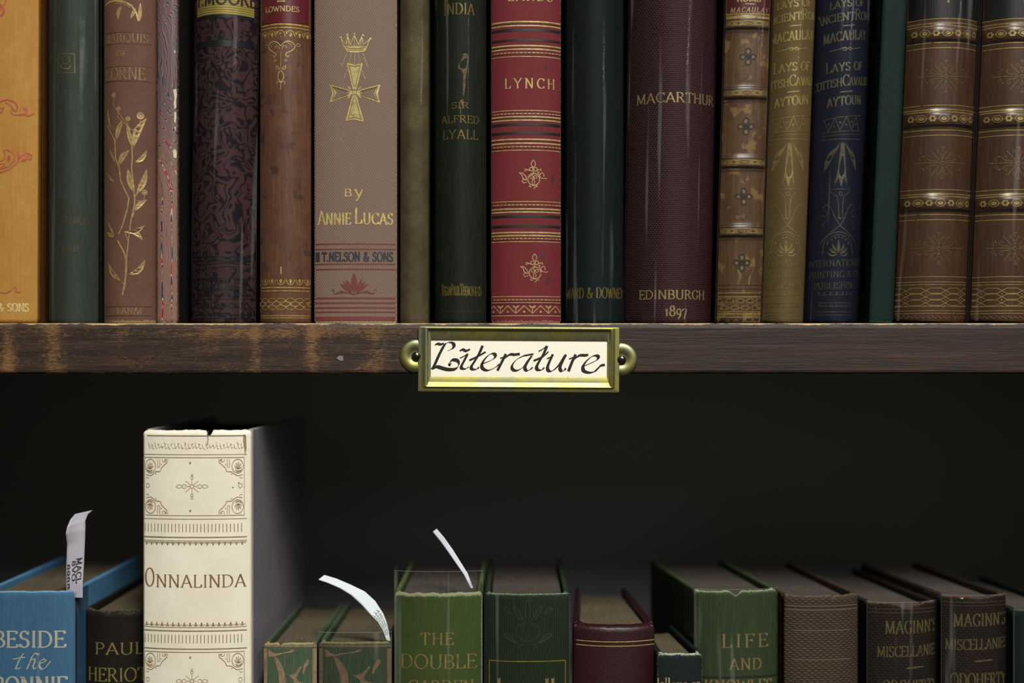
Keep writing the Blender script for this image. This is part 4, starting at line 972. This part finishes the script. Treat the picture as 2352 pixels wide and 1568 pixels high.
for y0 in (0, 447):
    hl(1044+y0); hl(1051+y0, 1.5, 'b', 326, 560); d.line(K, 560, 1051+y0, 560, 1184+y0, 1.2); d.line(K, 326, 1051+y0, 326, 1184+y0, 1.0)
    if y0 == 0: hl(1184, 1.4, 'b', 326, 560); hl(1192, 1.3)
    cx, cy = 441, 1117+y0
    for sx in (-1, 1):
        d.line('p', cx+sx*4, cy, cx+sx*12, cy, 1.4); d.ring('p', cx+sx*18, cy, 4.5, 1.3); d.loopleaf('p', cx+sx*37, cy, cx+sx*23, cy, 8, 1.2)
        for sy in (-1, 1): d.line('p', cx+sx*3, cy+sy*3, cx+sx*15, cy+sy*13, 1.1)
    d.ring('p', cx, cy, 4, 1.3); d.line('p', cx, cy-4, cx, cy-15, 1.4); d.line('p', cx, cy+4, cx, cy+17, 1.4); d.ring('p', cx, cy-20, 3, 1.1); d.ring('p', cx, cy+20, 3, 1.1); d.ring('p', cx, cy-26, 2, 1); d.ring('p', cx, cy+27, 2.5, 1)
    for yy in (cy-54, cy+56): d.disc(K, cx-4, yy, 2.2, 2.8)
    for sx, X0 in ((1, 326), (-1, 560)):
        for sy, Y0 in ((1, 1051+y0), (-1, 1184+y0)):
            Q = lambda pts, w_=1.5, key='b': d.ribbon(key, [(X0+sx*x, Y0+sy*y) for x, y in pts], w_)
            d.ring(K, X0+sx*15, Y0+sy*20, 13, 1.5, 16)
            for a in range(5):
                t = math.radians(20+a*38); tx, ty = 14+9*math.cos(t), 24-14*math.sin(t)
                Q([(14, 27), (14+(tx-14)*.5-1.5, 27+(ty-27)*.5), (tx, ty), (14+(tx-14)*.5+2, 27+(ty-27)*.5+1), (14, 27)], 1.1)
            d.poly(K, [(X0+sx*x, Y0+sy*y) for x, y in ((5, 26), (12, 31), (22, 28), (16, 34), (8, 32))])
            Q([(4, 40), (16, 42), (26, 36), (28, 33), (40, 32), (43, 24), (50, 17), (57, 11), (57, 3)], 1.6); Q([(34, 3), (33, 22), (38, 22), (39, 3)], 1.2); Q([(45, 3), (46, 9), (52, 10), (55, 5)], 1.2)
            d.disc(K, X0+sx*52, Y0+sy*5, 1.8); d.disc(K, X0+sx*42, Y0+sy*16, 1.3); d.disc(K, X0+sx*29, Y0+sy*38, 1.3); Q([(4, 47), (8, 48), (11, 45)], 1.2)
    d.ring(K, 334, 1116+y0, 4, 1.2, 5); d.ring(K, 551, 1116+y0, 4, 1.1, 5)
for y in (1203, 1458):
    x = 327
    while x < 560: d.line(K, x, y, x, y+19, 1.9); x += 8.4
hl(1234, 2.6); hl(1242, 1.3); hl(1245, .8); hl(1441, 1.3); hl(1449, 2.6); hl(1490, 1.4)
x = 331
while x < 560:
    d.poly(K, [(x-4, 1245), (x+4, 1245), (x+1.5, 1251), (x, 1253), (x-1.5, 1251)]); d.poly(K, [(x-4, 1438), (x+4, 1438), (x+1.5, 1431), (x, 1428), (x-1.5, 1431)]); d.ribbon(K, [(x+4, 1246), (x+6.5, 1249), (x+9, 1246)], 1); d.ribbon(K, [(x+4, 1437), (x+6.5, 1434), (x+9, 1437)], 1); x += 13.2
hl(1001, 2.0, 'h', 332, 562); d.ribbon('h', [(478, 990), (476, 998), (478, 1008), (476, 1022)], 1.8); d.poly('h2', [(558, 998), (564, 1000), (565, 1030), (562, 1050), (560, 1030), (557, 1012)])
d.text('t', 'O', 327, 351, 1306, 1348, weight=.09, wmin=1.6); d.text('t', 'NNALINDA', 355, 564, 1320, 1349, weight=.12, wmin=1.4)
for i in range(28):
    x = 336+i*8; d.ribbon('p', [(x, 1018+3*math.sin(i*2.1)), (x+3, 1030), (x+7, 1028+4*math.sin(i*1.3))], 1.2); d.disc('p', x+2, 1024+5*math.sin(i*3.3), 1.6)
for x, y in ((547, 1110), (534, 1120)): d.disc('s', x, y, 1.4)
d.build({'b': ('brown_gilt_tooling', BR), 'p': ('pale_gilt_tooling', BR2), 't': (TXT, foil_mat('brown_gilt_letters', rgb(158, 126, 78), metal=.15, wear=.04)), 's': ('dark_speck', BLACK_INK), 'h': ('head_cap_crease', foil_mat('grey_brown_crease', rgb(120, 108, 86), metal=0, rough=.8, wear=.1)), 'h2': ('torn_joint', foil_mat('tan_tear', rgb(170, 140, 92), metal=0, rough=.8, wear=.15))})

# L4, L5 green with tan veining
VEIN = foil_mat('tan_stamped_vein', rgb(150, 122, 94), metal=0, rough=.7, wear=.08)
m = cover_mat('green_veined_cloth', rgb(74, 90, 68), rgb(54, 74, 58), 'rib', .0011, .001, wk=.10, blotch=.5, wear=rgb(164, 146, 104), wearamt=.52, bump=.00004, streak=.4)
def veined(label, xl, xr, seed, jacket, top):
    b = lower(label, xl, xr, top, bulge=.05, p=3.5, mat=m, depth=.118, seed=seed, jacket=jacket, rag=.0010, notch=None if jacket is not None else (-.0045, .0016, .0006), pages=PAGES, sq=.0030)
    d = b.d(); w_ = xr-xl
    X = lambda t: xl+w_*t
    d.band('v', xl-4, xl+8, 1490, 1600); d.band('v', xr-9, xr+4, 1490, 1600)
    d.poly('v', [(X(.08), 1492), (X(.38), 1487), (X(.60), 1492), (X(.56), 1497), (X(.35), 1502), (X(.20), 1508), (X(.09), 1509)]); d.band('v', X(0), X(1), 1482, 1486)
    d.poly('v', [(X(.20), 1506), (X(.27), 1512), (X(.34), 1526), (X(.40), 1545), (X(.42), 1570), (X(.30), 1570), (X(.29), 1548), (X(.25), 1530)])
    d.poly('v', [(X(.76), 1528), (X(.82), 1514), (X(.86), 1516), (X(.85), 1524), (X(.79), 1536), (X(.76), 1548), (X(.73), 1548)])
    d.poly('v', [(X(.45), 1549), (X(.52), 1550), (X(.60), 1546), (X(.70), 1529), (X(.72), 1532), (X(.66), 1546), (X(.62), 1556), (X(.66), 1564), (X(.80), 1570), (X(.85), 1580), (X(.60), 1578), (X(.56), 1560), (X(.50), 1554)])
    d.build({'v': ('tan_vein_stamp', VEIN)})
veined('small green book with tan veining, left one, touching the tall white book', 605, 727, 24, None, 1476)
veined('small green book with tan veining holding the curved white slip', 732, 898, 25, .0045, 1474)

# L6 bright green
m = cover_mat('leaf_green_cloth', rgb(84, 104, 54), rgb(62, 84, 42), 'linen', .0006, .0006, wk=.12, blotch=.5, wear=rgb(176, 180, 140), wearamt=.72, bump=.00004, streak=.15, wmin=.40)
b = lower('leaf-green cloth book lettered THE DOUBLE GARDEN in plastic taller than itself', 905, 1107, 1361, bulge=.10, p=2.6, mat=m, depth=.120, seed=26, jacket=.0098, rag=.0012, pages=PAGES_GREY)
d = b.d(); GG = foil_mat('green_book_gilt', rgb(196, 168, 100), metal=.2, wear=.14)
d.band('w', 903, 1110, 1362, 1383); d.text('t', 'THE', 966, 1042, 1453, 1481, weight=.13, wmin=1.6, gap=.14); d.text('t', 'DOUBLE', 918, 1096, 1503, 1536, weight=.12, wmin=1.6, gap=.05); d.text('t', 'GARDEN', 936, 1090, 1562, 1592, weight=.12, wmin=1.6)
d.build({'t': (TXT, GG), 'w': ('worn_head', foil_mat('green_book_bare_cloth', rgb(196, 192, 156), metal=0, rough=.85, wear=.50, wsc=700))})

# L7 dark green ribbed with frame
m = cover_mat('dark_green_ribbed_cloth', rgb(42, 58, 38), rgb(32, 46, 31), 'rib', .00116, .001, wk=.16, blotch=.3, wear=rgb(126, 146, 112), wearamt=.42, bump=.00007, streak=.15)
b = lower('dark green ribbed cloth book with blind-stamped thistle above a gilt frame', 1114, 1308, 1364, bulge=.10, p=2.4, mat=m, depth=.125, seed=27, jacket=.0, rag=.0004, pages=PAGES_GREY)
d = b.d()
for w_, y in ((2.6, 1519),): d.line('g', 1121, y, 1301, y, w_)
d.line('g', 1122, 1519, 1122, 1600, 2.2); d.line('g', 1301, 1519, 1301, 1600, 2.2)
for x in (1145, 1256, 1270): d.poly('t', [(x-4, 1558), (x+1, 1560) , (x+4, 1556), (x+3.5, 1590), (x-3, 1590), (x-3, 1563)])
d.text('t', 'a', 1166, 1186, 1572, 1592, weight=.2); d.text('t', 'a', 1212, 1232, 1572, 1592, weight=.2)
cx = 1210; PL = 's'
for sg in (-1, 1):
    Z_ = lambda pts, w_=1.6, key='s': d.ribbon(key, [(cx+2+sg*x, y) for x, y in pts], w_)
    Z_([(22, 1478), (34, 1472), (52, 1462), (56, 1456), (46, 1456), (38, 1464), (26, 1474)]); Z_([(56, 1456), (48, 1466), (36, 1474), (22, 1478)], 1.4)
    Z_([(10, 1425), (20, 1404), (32, 1390), (30, 1404), (16, 1424)], 1.5); Z_([(4, 1420), (6, 1400), (4, 1382), (0, 1378)], 1.3); Z_([(40, 1414), (52, 1402), (58, 1398), (50, 1396), (44, 1400), (38, 1410)], 1.4)
    Z_([(6, 1430), (20, 1436), (28, 1446), (26, 1460), (12, 1470), (0, 1474)], 1.3); Z_([(4, 1478), (14, 1480), (22, 1488)], 1.4); Z_([(8, 1434), (16, 1440), (20, 1436)], 1.2)
d.build({'g': ('gilt_frame', foil_mat('frame_gilt', rgb(176, 148, 52), metal=.35, wear=.12)), 't': (TXT, GOLD_PALE), 's': ('blind_stamp', plain('blind_green', rgb(64, 84, 62), .5))})

# L8 dark red leather
m = cover_mat('dark_red_morocco', rgb(48, 18, 20), rgb(37, 14, 17), 'leather', wk=.12, blotch=.4, rough=.38, spec=.5, wear=rgb(150, 62, 40), wearamt=.30, bump=.00008)
b = lower('dark red leather book with rolled head cap and two gilt rules', 1317, 1506, 1436, bulge=.17, p=2.2, mat=m, depth=.115, seed=28, rag=.0006, capin=.0026, taper=.0055, joint=.0012, pages=PAGES)
d = b.d()
for y in (1474, 1484): d.line('g', 1319, y, 1520, y, 1.9)
d.build({'g': (RUL, GOLD_PALE)})

# L9 small dark green
m = cover_mat('blackish_green_twill', rgb(24, 33, 31), rgb(18, 25, 24), 'twill', .0008, .001, 135, wk=.30, blotch=.6, wear=rgb(168, 176, 158), wearamt=.50, bump=.00005)
b = lower('small blackish-green twill book, shortest in the lower row, frayed pale head', 1511, 1614, 1500, yf=-.004, bulge=.08, p=2.6, mat=m, depth=.072, seed=29, yaw=3.0, taper=.002, rag=.0011, pages=PAGES)
d = b.d(); d.text('t', 'Hallams and', 1498, 1624, 1557, 1578, weight=.12, wmin=1.5, gap=.04); d.build({'t': (TXT, GOLD_PALE)})

# L10 green LIFE AND
m = cover_mat('moss_green_cloth', rgb(66, 82, 52), rgb(52, 68, 45), 'linen', .0006, .0006, wk=.08, blotch=.5, wear=rgb(160, 168, 134), wearamt=.50, bump=.00003, streak=.3)
b = lower('moss-green cloth book lettered LIFE AND, chipped head, in plastic', 1598, 1792, 1356, yf=.020, bulge=.10, p=2.6, mat=m, depth=.115, seed=30, yaw=5.7, jacket=.0006, rag=.0011, notch=(-.0008, .0022, .0018), pages=PAGES_GREY)
d = b.d(); GL_ = foil_mat('life_gilt', rgb(196, 162, 108), metal=.2, wear=.10)
d.text('t', 'LIFE', 1657, 1768, 1456, 1487, weight=.13, wmin=1.5, gap=.2); d.text('t', 'AND', 1675, 1752, 1512, 1538, weight=.12, wmin=1.5, gap=.12); d.text('t', 'KNOWLES', 1618, 1780, 1561, 1592, weight=.14, wmin=1.5)
d.band('k', 1590, 1810, 1553, 1557); d.build({'t': (TXT, GL_), 'k': ('stamped_line', plain('dark_green_line', rgb(30, 42, 24)))})

# L11 brown rippled
m = cover_mat('brown_ripple_cloth', rgb(74, 60, 48), rgb(54, 43, 35), 'bead', .0032, .00105, wk=.42, blotch=.35, wear=rgb(134, 110, 88), wearamt=.40, bump=.00018)
b = lower('brown ripple-grain cloth book, unlettered, between green and dark brown books', 1805, 1980, 1367, yf=.019, bulge=.13, p=2.6, mat=m, depth=.120, seed=31, yaw=5.8, rag=.0008, notch=(.0046, .0018, .0006), pages=PAGES_GREY)
d = b.d()
for y in (1388, 1396, 1404): d.line('k', 1806, y, 1980, y, 1.8)
for y in (1391, 1399): d.line('l', 1806, y+1, 1980, y+1, 1.6)
d.line('l', 1822, 1448, 1958, 1448, 1.6); d.line('l', 1824, 1515, 1960, 1515, 1.4)
d.build({'k': ('tooled_line', plain('dark_brown_tool', rgb(46, 34, 28))), 'l': ('light_ridge', plain('light_brown_ridge', rgb(120, 100, 82)))})

# L12, L13 the two brown volumes, L14
m = cover_mat('blackish_brown_ripple_cloth', rgb(46, 37, 32), rgb(33, 27, 24), 'bead', .0028, .0012, wk=.30, blotch=.5, wear=rgb(128, 90, 58), wearamt=.42, bump=.00012, streak=.15)
MG = foil_mat('ripple_gilt', rgb(138, 124, 76), metal=.2, wear=.22)
def mag(label, xl, xr, top, dx, dy, seed, notch):
    b = lower(label, xl, xr, top, yf=.018, bulge=.15, p=2.4, mat=m, depth=.120, seed=seed, yaw=6.1, rag=.0012, jacket=.0003, notch=notch, pages=PAGES_GREY)
    d = b.d()
    d.text('t', "MAGINN'S", 2190+dx, 2325+dx, 1409+dy, 1438+dy, weight=.11, wmin=1.4, slope=.02); d.text('t', 'MISCELLANIES', 2172+dx, 2330+dx, 1467+dy, 1492+dy, weight=.10, wmin=1.3, gap=.04, slope=.02)
    d.ribbon('t', [(2237+dx, 1519+dy), (2282+dx, 1516+dy)], 3.2); d.text('t', 'ODOHERTY', 2184+dx, 2326+dx, 1546+dy, 1576+dy, weight=.11, wmin=1.3)
    for y in (1383, 1391): d.line('l', 2150+dx, y+dy, 2340+dx, y+dy, 1.4)
    if dx == 0: d.poly('p', [(2272, 1371), (2302, 1368), (2303, 1379), (2274, 1382)], .00025); d.poly('p', [(2204, 1373), (2213, 1372), (2211, 1376)], .0002)
    d.build({'p': ('bare_pale_patch', plain('bare_cream', rgb(226, 212, 176, 1))), 't': (TXT, MG), 'l': ('blind_line', plain('light_brown_line', rgb(96, 72, 54)))})
mag('dark brown ripple-grain volume with head worn down to a dip, left of its twin', 1998, 2160, 1384, -157, 16, 32, (.002, .0030, .0050))
mag('dark brown ripple-grain volume with a bare pale patch at its head, right twin', 2169, 2322, 1368, 0, 0, 33, (.001, .0012, .004))
d = Decal(Book.__mro__[0] and b) if False else None
m = cover_mat('dark_green_smooth_cloth', rgb(26, 42, 36), rgb(20, 32, 28), 'linen', .0005, .0005, wk=.05, blotch=.3, wear=rgb(100, 110, 92), wearamt=.36, bump=.00002)
lower('dark green book in plastic with rubbed corner, cut off by right edge', 2332, 2490, 1400, yf=.018, bulge=.09, p=3, mat=m, depth=.115, seed=34, yaw=6.1, jacket=.0, rag=.0012, pages=PAGES_GREY)

# ------------------------------------------------------------------ paper slips
SLIP = plain('white_paper', rgb(196, 196, 210, 1), .7, var=.03); SLIP2 = plain('cool_white_paper', rgb(196, 204, 208, 1), .7, var=.03)
def slip(name, label, rows, mat, th=.00012):
    """rows: list of ((x,y) left px, (x,y) right px, depth y, depth right) up the strip"""
    V, F = [], []; R_ = []
    for i in range(len(rows)-1):
        for k in range(6):
            t = k/6; a, b_ = rows[i], rows[i+1]; R_.append([tuple(a[j][c]+(b_[j][c]-a[j][c])*t for c in range(2)) for j in (0, 1)]+[a[2]+(b_[2]-a[2])*t, a[3]+(b_[3]-a[3])*t])
    R_.append(list(rows[-1]))
    n = 6
    for l, r, yl, yr in R_:
        for off in (0, th):
            for i in range(n+1):
                t = i/n; y = yl+(yr-yl)*t; V.append((PX(l[0]+(r[0]-l[0])*t, y), y+off, PZ(l[1]+(r[1]-l[1])*t, y)))
    m_ = 2*(n+1)
    for j in range(len(R_)-1):
        for i in range(n):
            a = j*m_+i; F.append((a, a+1, a+1+m_, a+m_)); c = a+n+1; F.append((c+1, c, c+m_, c+1+m_))
        F.append((j*m_, j*m_+m_, j*m_+n+1+m_, j*m_+n+1)); F.append((j*m_+n, j*m_+n+n+1, j*m_+n+n+1+m_, j*m_+n+m_))
    org = Vector(V[0]); V = [Vector(v)-org for v in V]
    o = mesh_obj(name, V, F, mat, None, True); o.location = org; tag(o, label, 'paper slip', 'white paper slips tucked into the lower books'); return o, R_, org
class SlipSurf:
    """print on a slip: px = across (0..1), py = photo row"""
    def __init__(s, o, R_, org): s.parent = o; s.R = R_; s.org = org
    def map(s, u, v, off):
        v = max(0, min(len(s.R)-1.001, v)); i = int(v); f = v-i; a, b_ = s.R[i], s.R[i+1]; t = u/100
        P = []
        for r_ in (a, b_):
            y = r_[2]+(r_[3]-r_[2])*t; P.append(Vector((PX(r_[0][0]+(r_[1][0]-r_[0][0])*t, y), y-off, PZ(r_[0][1]+(r_[1][1]-r_[0][1])*t, y))))
        return P[0].lerp(P[1], f)-s.org
def print_rot(ss, txt, u0, u1, r0, r1, mat):
    """letters running down the slip: baseline at u0, cap line at u1, from row r0 (top) to r1"""
    V, F = [], []; adv = sum(GL[c][0]+.08 for c in txt); cur = 0
    for ch in txt:
        wd, st = GL[ch]
        for pl in st:
            prev = None
            for i, (px_, py_) in enumerate(pl):
                a = pl[max(0, i-1)]; c = pl[min(len(pl)-1, i+1)]; dx, dy = c[0]-a[0], c[1]-a[1]; l = math.hypot(dx, dy) or 1; nx, ny = -dy/l*.09, dx/l*.09
                for sg in (1, -1):
                    X_ = cur+px_+sg*nx; Y_ = py_+sg*ny; V.append(ss.map(u0+(u1-u0)*Y_, r0+(r1-r0)*X_/adv, .0001))
                k = len(V)
                if prev is not None: F.append((prev, k-2, k-1, prev+1))
                prev = k-2
        cur += wd+.08
    o = mesh_obj('printed_line', V, F, mat, ss.parent); 
# tall curling slip in the blue book
y_ = .004
rows = [((152, 1372), (190, 1372), y_, y_), ((152, 1350), (190, 1340), y_, y_), ((152, 1300), (193, 1290), y_, y_+.002), ((154, 1250), (195, 1245), y_, y_+.003), ((151, 1225), (196, 1215), y_-.002, y_+.004), ((154, 1210), (196, 1195), y_-.002, y_+.006), ((162, 1192), (202, 1180), y_+.001, y_+.010), ((172, 1180), (213, 1171), y_+.006, y_+.015)]
rows = [((l[0], l[1]), (r[0], r[1]), a, b_) for l, r, a, b_ in rows]
o, R_, org = slip('paper_slip', 'white paper slip with upturned curled tip standing out of the blue book', rows, plain('shaded_white_paper', rgb(158, 154, 166, 1), .7, var=.04))  # white paper greyed to carry the shade it stands in
ss = SlipSurf(o, R_, org); INK = plain('printer_ink', rgb(40, 38, 46))
n_ = len(R_)-1
print_rot(ss, 'MACL', 58, 88, 13.6, 6.4, INK); print_rot(ss, '8vo.'.replace('v', 'V').replace('o', 'O'), 34, 54, 13.0, 6.4, INK); print_rot(ss, 'nanm', 8, 34, 12.4, 4.6, INK)
# broad curved slip
cu = [(888, 1470, 897, 1472), (880, 1448, 893, 1450), (868, 1428, 888, 1428), (850, 1410, 880, 1408), (830, 1388, 862, 1380), (806, 1366, 838, 1358), (780, 1350, 805, 1342), (752, 1338, 772, 1328), (731, 1331, 745, 1320)]
rows = [((a, b_), (c, e), .0035+.0012*i, .0035+.0012*i+.002) for i, (a, b_, c, e) in enumerate(cu)]
o, R_, org = slip('paper_slip', 'broad white paper slip arching left out of the veined green book', rows, SLIP2)
ss = SlipSurf(o, R_, org)
for a, b_, r0, r1 in ((12, 30, 17, 3), (38, 56, 19, 3), (66, 84, 20, 4)): print_rot(ss, 'ANSONELMA', a, b_, r0, r1, plain('green_grey_ink', rgb(96, 112, 104)))
# thin straight slip
cu = [(1081, 1350, 1087, 1350), (1066, 1320, 1074, 1316), (1048, 1294, 1057, 1289), (1030, 1268, 1040, 1262), (1012, 1243, 1020, 1234), (994, 1221, 1003, 1214)]
rows = [((a, b_), (c, e), .005+.003*i, .005+.003*i) for i, (a, b_, c, e) in enumerate(cu)]
slip('paper_slip', 'narrow straight white slip leaning left out of the leaf-green book', rows, SLIP)

# ------------------------------------------------------------------ brass label holder
def brass_mat():
    n = NT('aged_brass'); o = n.obj(); f = n.noise(n.scale(o, 60, 60, 60), 1, 5, .6); g = n.noise(o, 500, 4, .7)
    c = n.mix(n.ss(f, .4, .65), rgb(160, 152, 84, 1), rgb(140, 140, 112, 1)); c = n.mix(n.math('MULTIPLY', n.ss(g, .55, .7), .35), c, rgb(90, 86, 52, 1))
    return n.done(n.bsdf(c, n.math('MULTIPLY_ADD', g, .25, .34), 1.0, .5, g, .0001, .2))
BRASS = brass_mat()
hold = bpy.data.objects.new('label_holder', None); COL.objects.link(hold)
ORG = Vector((PX(1191, YS), YS, PZ(826, YS))); hold.location = ORG; hold.rotation_euler = (0, math.radians(.35), 0)
tag(hold, 'small brass label holder with a Literature card screwed to the shelf edge', 'label holder')
def hp(x, y, h):  # pixel on the shelf face, height off it in mm -> local point
    return Vector((PX(x, YS), YS-h*.001, PZ(y, YS)))-ORG
rings = [ # x0, x1, y0(top), y1(bottom), height mm
 (960, 1423, 750, 901, 0.0), (960, 1423, 750, 901, .9), (961.5, 1421.5, 751, 899, 1.35),
 (966, 1416, 752, 894, 1.5), (970, 1412, 752.5, 891, 1.5), (975, 1408, 753, 890, 2.2), (979, 1405, 754.5, 888.5, 2.45), (982, 1401.5, 757, 886.5, 2.2), (984, 1399.5, 759, 879.5, 1.15), (986, 1398, 761, 877, 1.05),
 (989, 1395, 780, 865.5, 1.05), (989.6, 1394.4, 781, 864.5, .95), (990, 1394, 781.6, 864, .35)]
V, F = [], []; CN = 5
def rrect(x0, x1, y0, y1, h, r_):
    out = []
    for cx_, cy_, a0 in ((x1-r_, y0+r_, -90), (x1-r_, y1-r_, 0), (x0+r_, y1-r_, 90), (x0+r_, y0+r_, 180)):
        for i in range(CN+1):
            a = math.radians(a0+90*i/CN); out.append(hp(cx_+r_*math.cos(a), cy_+r_*math.sin(a), h))
    return out
for k, (x0, x1, y0, y1, h) in enumerate(rings): V.extend(rrect(x0, x1, y0, y1, h, 2.0 if k > 1 else 4.0))
m_ = 4*(CN+1)
for j in range(len(rings)-1):
    for i in range(m_): a = j*m_+i; b_ = j*m_+(i+1) % m_; F.append((a, b_, b_+m_, a+m_))
fr = mesh_obj('frame', V, F, BRASS, hold)
for p_ in fr.data.polygons: p_.use_smooth = True
try:
    md = fr.modifiers.new('edges', 'EDGE_SPLIT'); md.split_angle = math.radians(38)
except Exception: pass
# ears: raised discs with a dished middle
for ex, ey in ((955.5, 818.5), (1426.5, 823.5)):
    prof = [(38, 0), (37.6, .5), (35, .95), (30, 1.25), (24, 1.35), (18, 1.1), (14, .75), (12, .65), (0, .65)]
    V, F = [], []; NS = 48
    for r_, h in prof[:-1]:
        for i in range(NS): a = 2*PI*i/NS; x_ = ex+r_*math.cos(a); x_ = min(x_, 977) if ex < 1100 else max(x_, 1405); V.append(hp(x_, ey+r_*math.sin(a), h))
    V.append(hp(ex, ey, .65))
    for j in range(len(prof)-2):
        for i in range(NS): a = j*NS+i; b_ = j*NS+(i+1) % NS; F.append((a, b_, b_+NS, a+NS))
    j = len(prof)-2
    for i in range(NS): F.append((j*NS+i, j*NS+(i+1) % NS, j*NS+NS))
    mesh_obj('ear', V, F, BRASS, hold, True)
    V, F = [], []; RR = 10.8
    sp = [(RR*math.cos(math.radians(t)), 1.0+1.35*math.sin(math.radians(t))) for t in range(0, 90, 11)]
    for r_, h in sp:
        for i in range(32): a = 2*PI*i/32; V.append(hp(ex+1+r_*math.cos(a), ey+1+r_*math.sin(a), h))
    V.append(hp(ex+1, ey+1, 2.35))
    for j in range(len(sp)-1):
        for i in range(32): a = j*32+i; b_ = j*32+(i+1) % 32; F.append((a, b_, b_+32, a+32))
    j = len(sp)-1
    for i in range(32): F.append((j*32+i, j*32+(i+1) % 32, j*32+32))
    mesh_obj('screw_head', V, F, plain('dark_steel', rgb(120, 112, 96), .18, 1.0), hold, True)
bm = bmesh.new(); bmesh.ops.create_cube(bm, size=1); a = hp(985, 870, 0); c = hp(1399, 777, 0)
for v in bm.verts: v.co = Vector((a.x if v.co.x < 0 else c.x, -.00045 if v.co.y < 0 else -.00015, a.z if v.co.z < 0 else c.z))
card = bm_obj('card', bm, plain('cream_card', rgb(238, 230, 214, 1.0), .7, var=.02), hold)
card['label'] = 'cream card hand-lettered Literature in black italic'
# calligraphy traced stroke by stroke with a broad nib
class CardSurf:
    parent = card
    def map(s, x, y, off): v = hp(x, y, .46); return Vector((v.x, v.y-off, v.z))
d = Decal(CardSurf())
def W(pts, w_=6.6, a_=33, wm=1.2):
    w_ = w_*1.25
    # pts in the 4.055x crop; smooth with Catmull-Rom
    P = [(900+x/4.055, 720+y/4.055) for x, y in pts]; out = []
    for i in range(len(P)-1):
        p0, p1, p2, p3 = P[max(0, i-1)], P[i], P[i+1], P[min(len(P)-1, i+2)]
        for k in range(5):
            t = k/5; out.append(tuple(.5*((2*p1[c])+(-p0[c]+p2[c])*t+(2*p0[c]-5*p1[c]+4*p2[c]-p3[c])*t*t+(-p0[c]+3*p1[c]-3*p2[c]+p3[c])*t**3) for c in (0, 1)))
    out.append(P[-1])
    W.n = getattr(W, 'n', 0)+1; d.ribbon('i', out, w_, ang=a_, wmin=wm, off=.00003+W.n*.000004)
W([(402,298),(425,286),(455,291),(484,280)], 5.5, 60)
W([(372,524),(400,480),(435,400),(470,330),(500,285),(535,272),(568,280),(578,305),(560,332),(520,350)], 6.8, 20); W([(384,520),(420,500),(470,512),(520,524),(580,522),(615,500),(624,465),(608,440),(570,435),(545,452),(536,472),(550,480)], 7.2, 62)
W([(632,352),(660,338),(690,350),(728,334)], 5.5, 62); W([(634,418),(668,402),(708,375)], 3.2, 60); W([(706,378),(680,430),(650,490),(655,514),(690,516),(716,498)], 7, 28)
W([(845,300),(815,370),(775,440),(742,495),(752,520),(790,520),(812,500)], 7.2, 26); W([(722,438),(770,416),(830,384),(874,358)], 4.6, 72)
W([(838,470),(890,452),(945,424),(964,394),(945,374),(905,386),(862,430),(838,480),(850,515),(895,530),(960,505),(1000,470)], 7, 30); 
W([(1008,418),(1040,404),(1062,380)], 3.2, 60); W([(1062,376),(1040,420),(1010,480),(984,532)], 7, 22); W([(1036,432),(1070,400),(1105,380),(1140,382),(1192,375)], 5.4, 66)
W([(1318,376),(1270,384),(1220,396),(1160,430),(1122,480),(1125,518),(1165,530),(1220,500),(1270,430),(1300,392)], 6.4, 38); W([(1304,392),(1270,440),(1240,500),(1255,528),(1285,522),(1312,498)], 7, 26)
W([(1444,298),(1415,370),(1380,430),(1350,490),(1358,520),(1395,522),(1420,500)], 7.2, 26); W([(1320,438),(1368,418),(1410,396),(1458,352)], 4.6, 72); W([(1366,350),(1400,332),(1440,300)], 3.4, 60)
W([(1444,418),(1478,402),(1500,378)], 3.2, 60); W([(1500,376),(1470,440),(1450,500),(1462,530),(1500,528),(1560,470),(1610,390),(1624,376)], 6.8, 26); W([(1622,380),(1590,440),(1566,500),(1580,530),(1605,524),(1620,506)], 7, 26)
W([(1650,420),(1690,402),(1712,378)], 3.2, 60); W([(1712,376),(1690,420),(1665,480),(1645,534)], 7, 22); W([(1680,440),(1720,402),(1755,384),(1800,384),(1828,378)], 5.4, 66)
W([(1780,490),(1840,462),(1900,432),(1922,404),(1905,386),(1860,396),(1810,440),(1780,490),(1790,530),(1840,545),(1885,536),(1905,522)], 7.2, 30); W([(1890,534),(1920,505),(1945,480),(1984,470)], 4.6, 80)
d.build({'i': ('hand_lettering', plain('india_ink', rgb(22, 20, 22), .5))})
for o in card.children: o['kind'] = 'stuff'
bpy.context.view_layer.update()
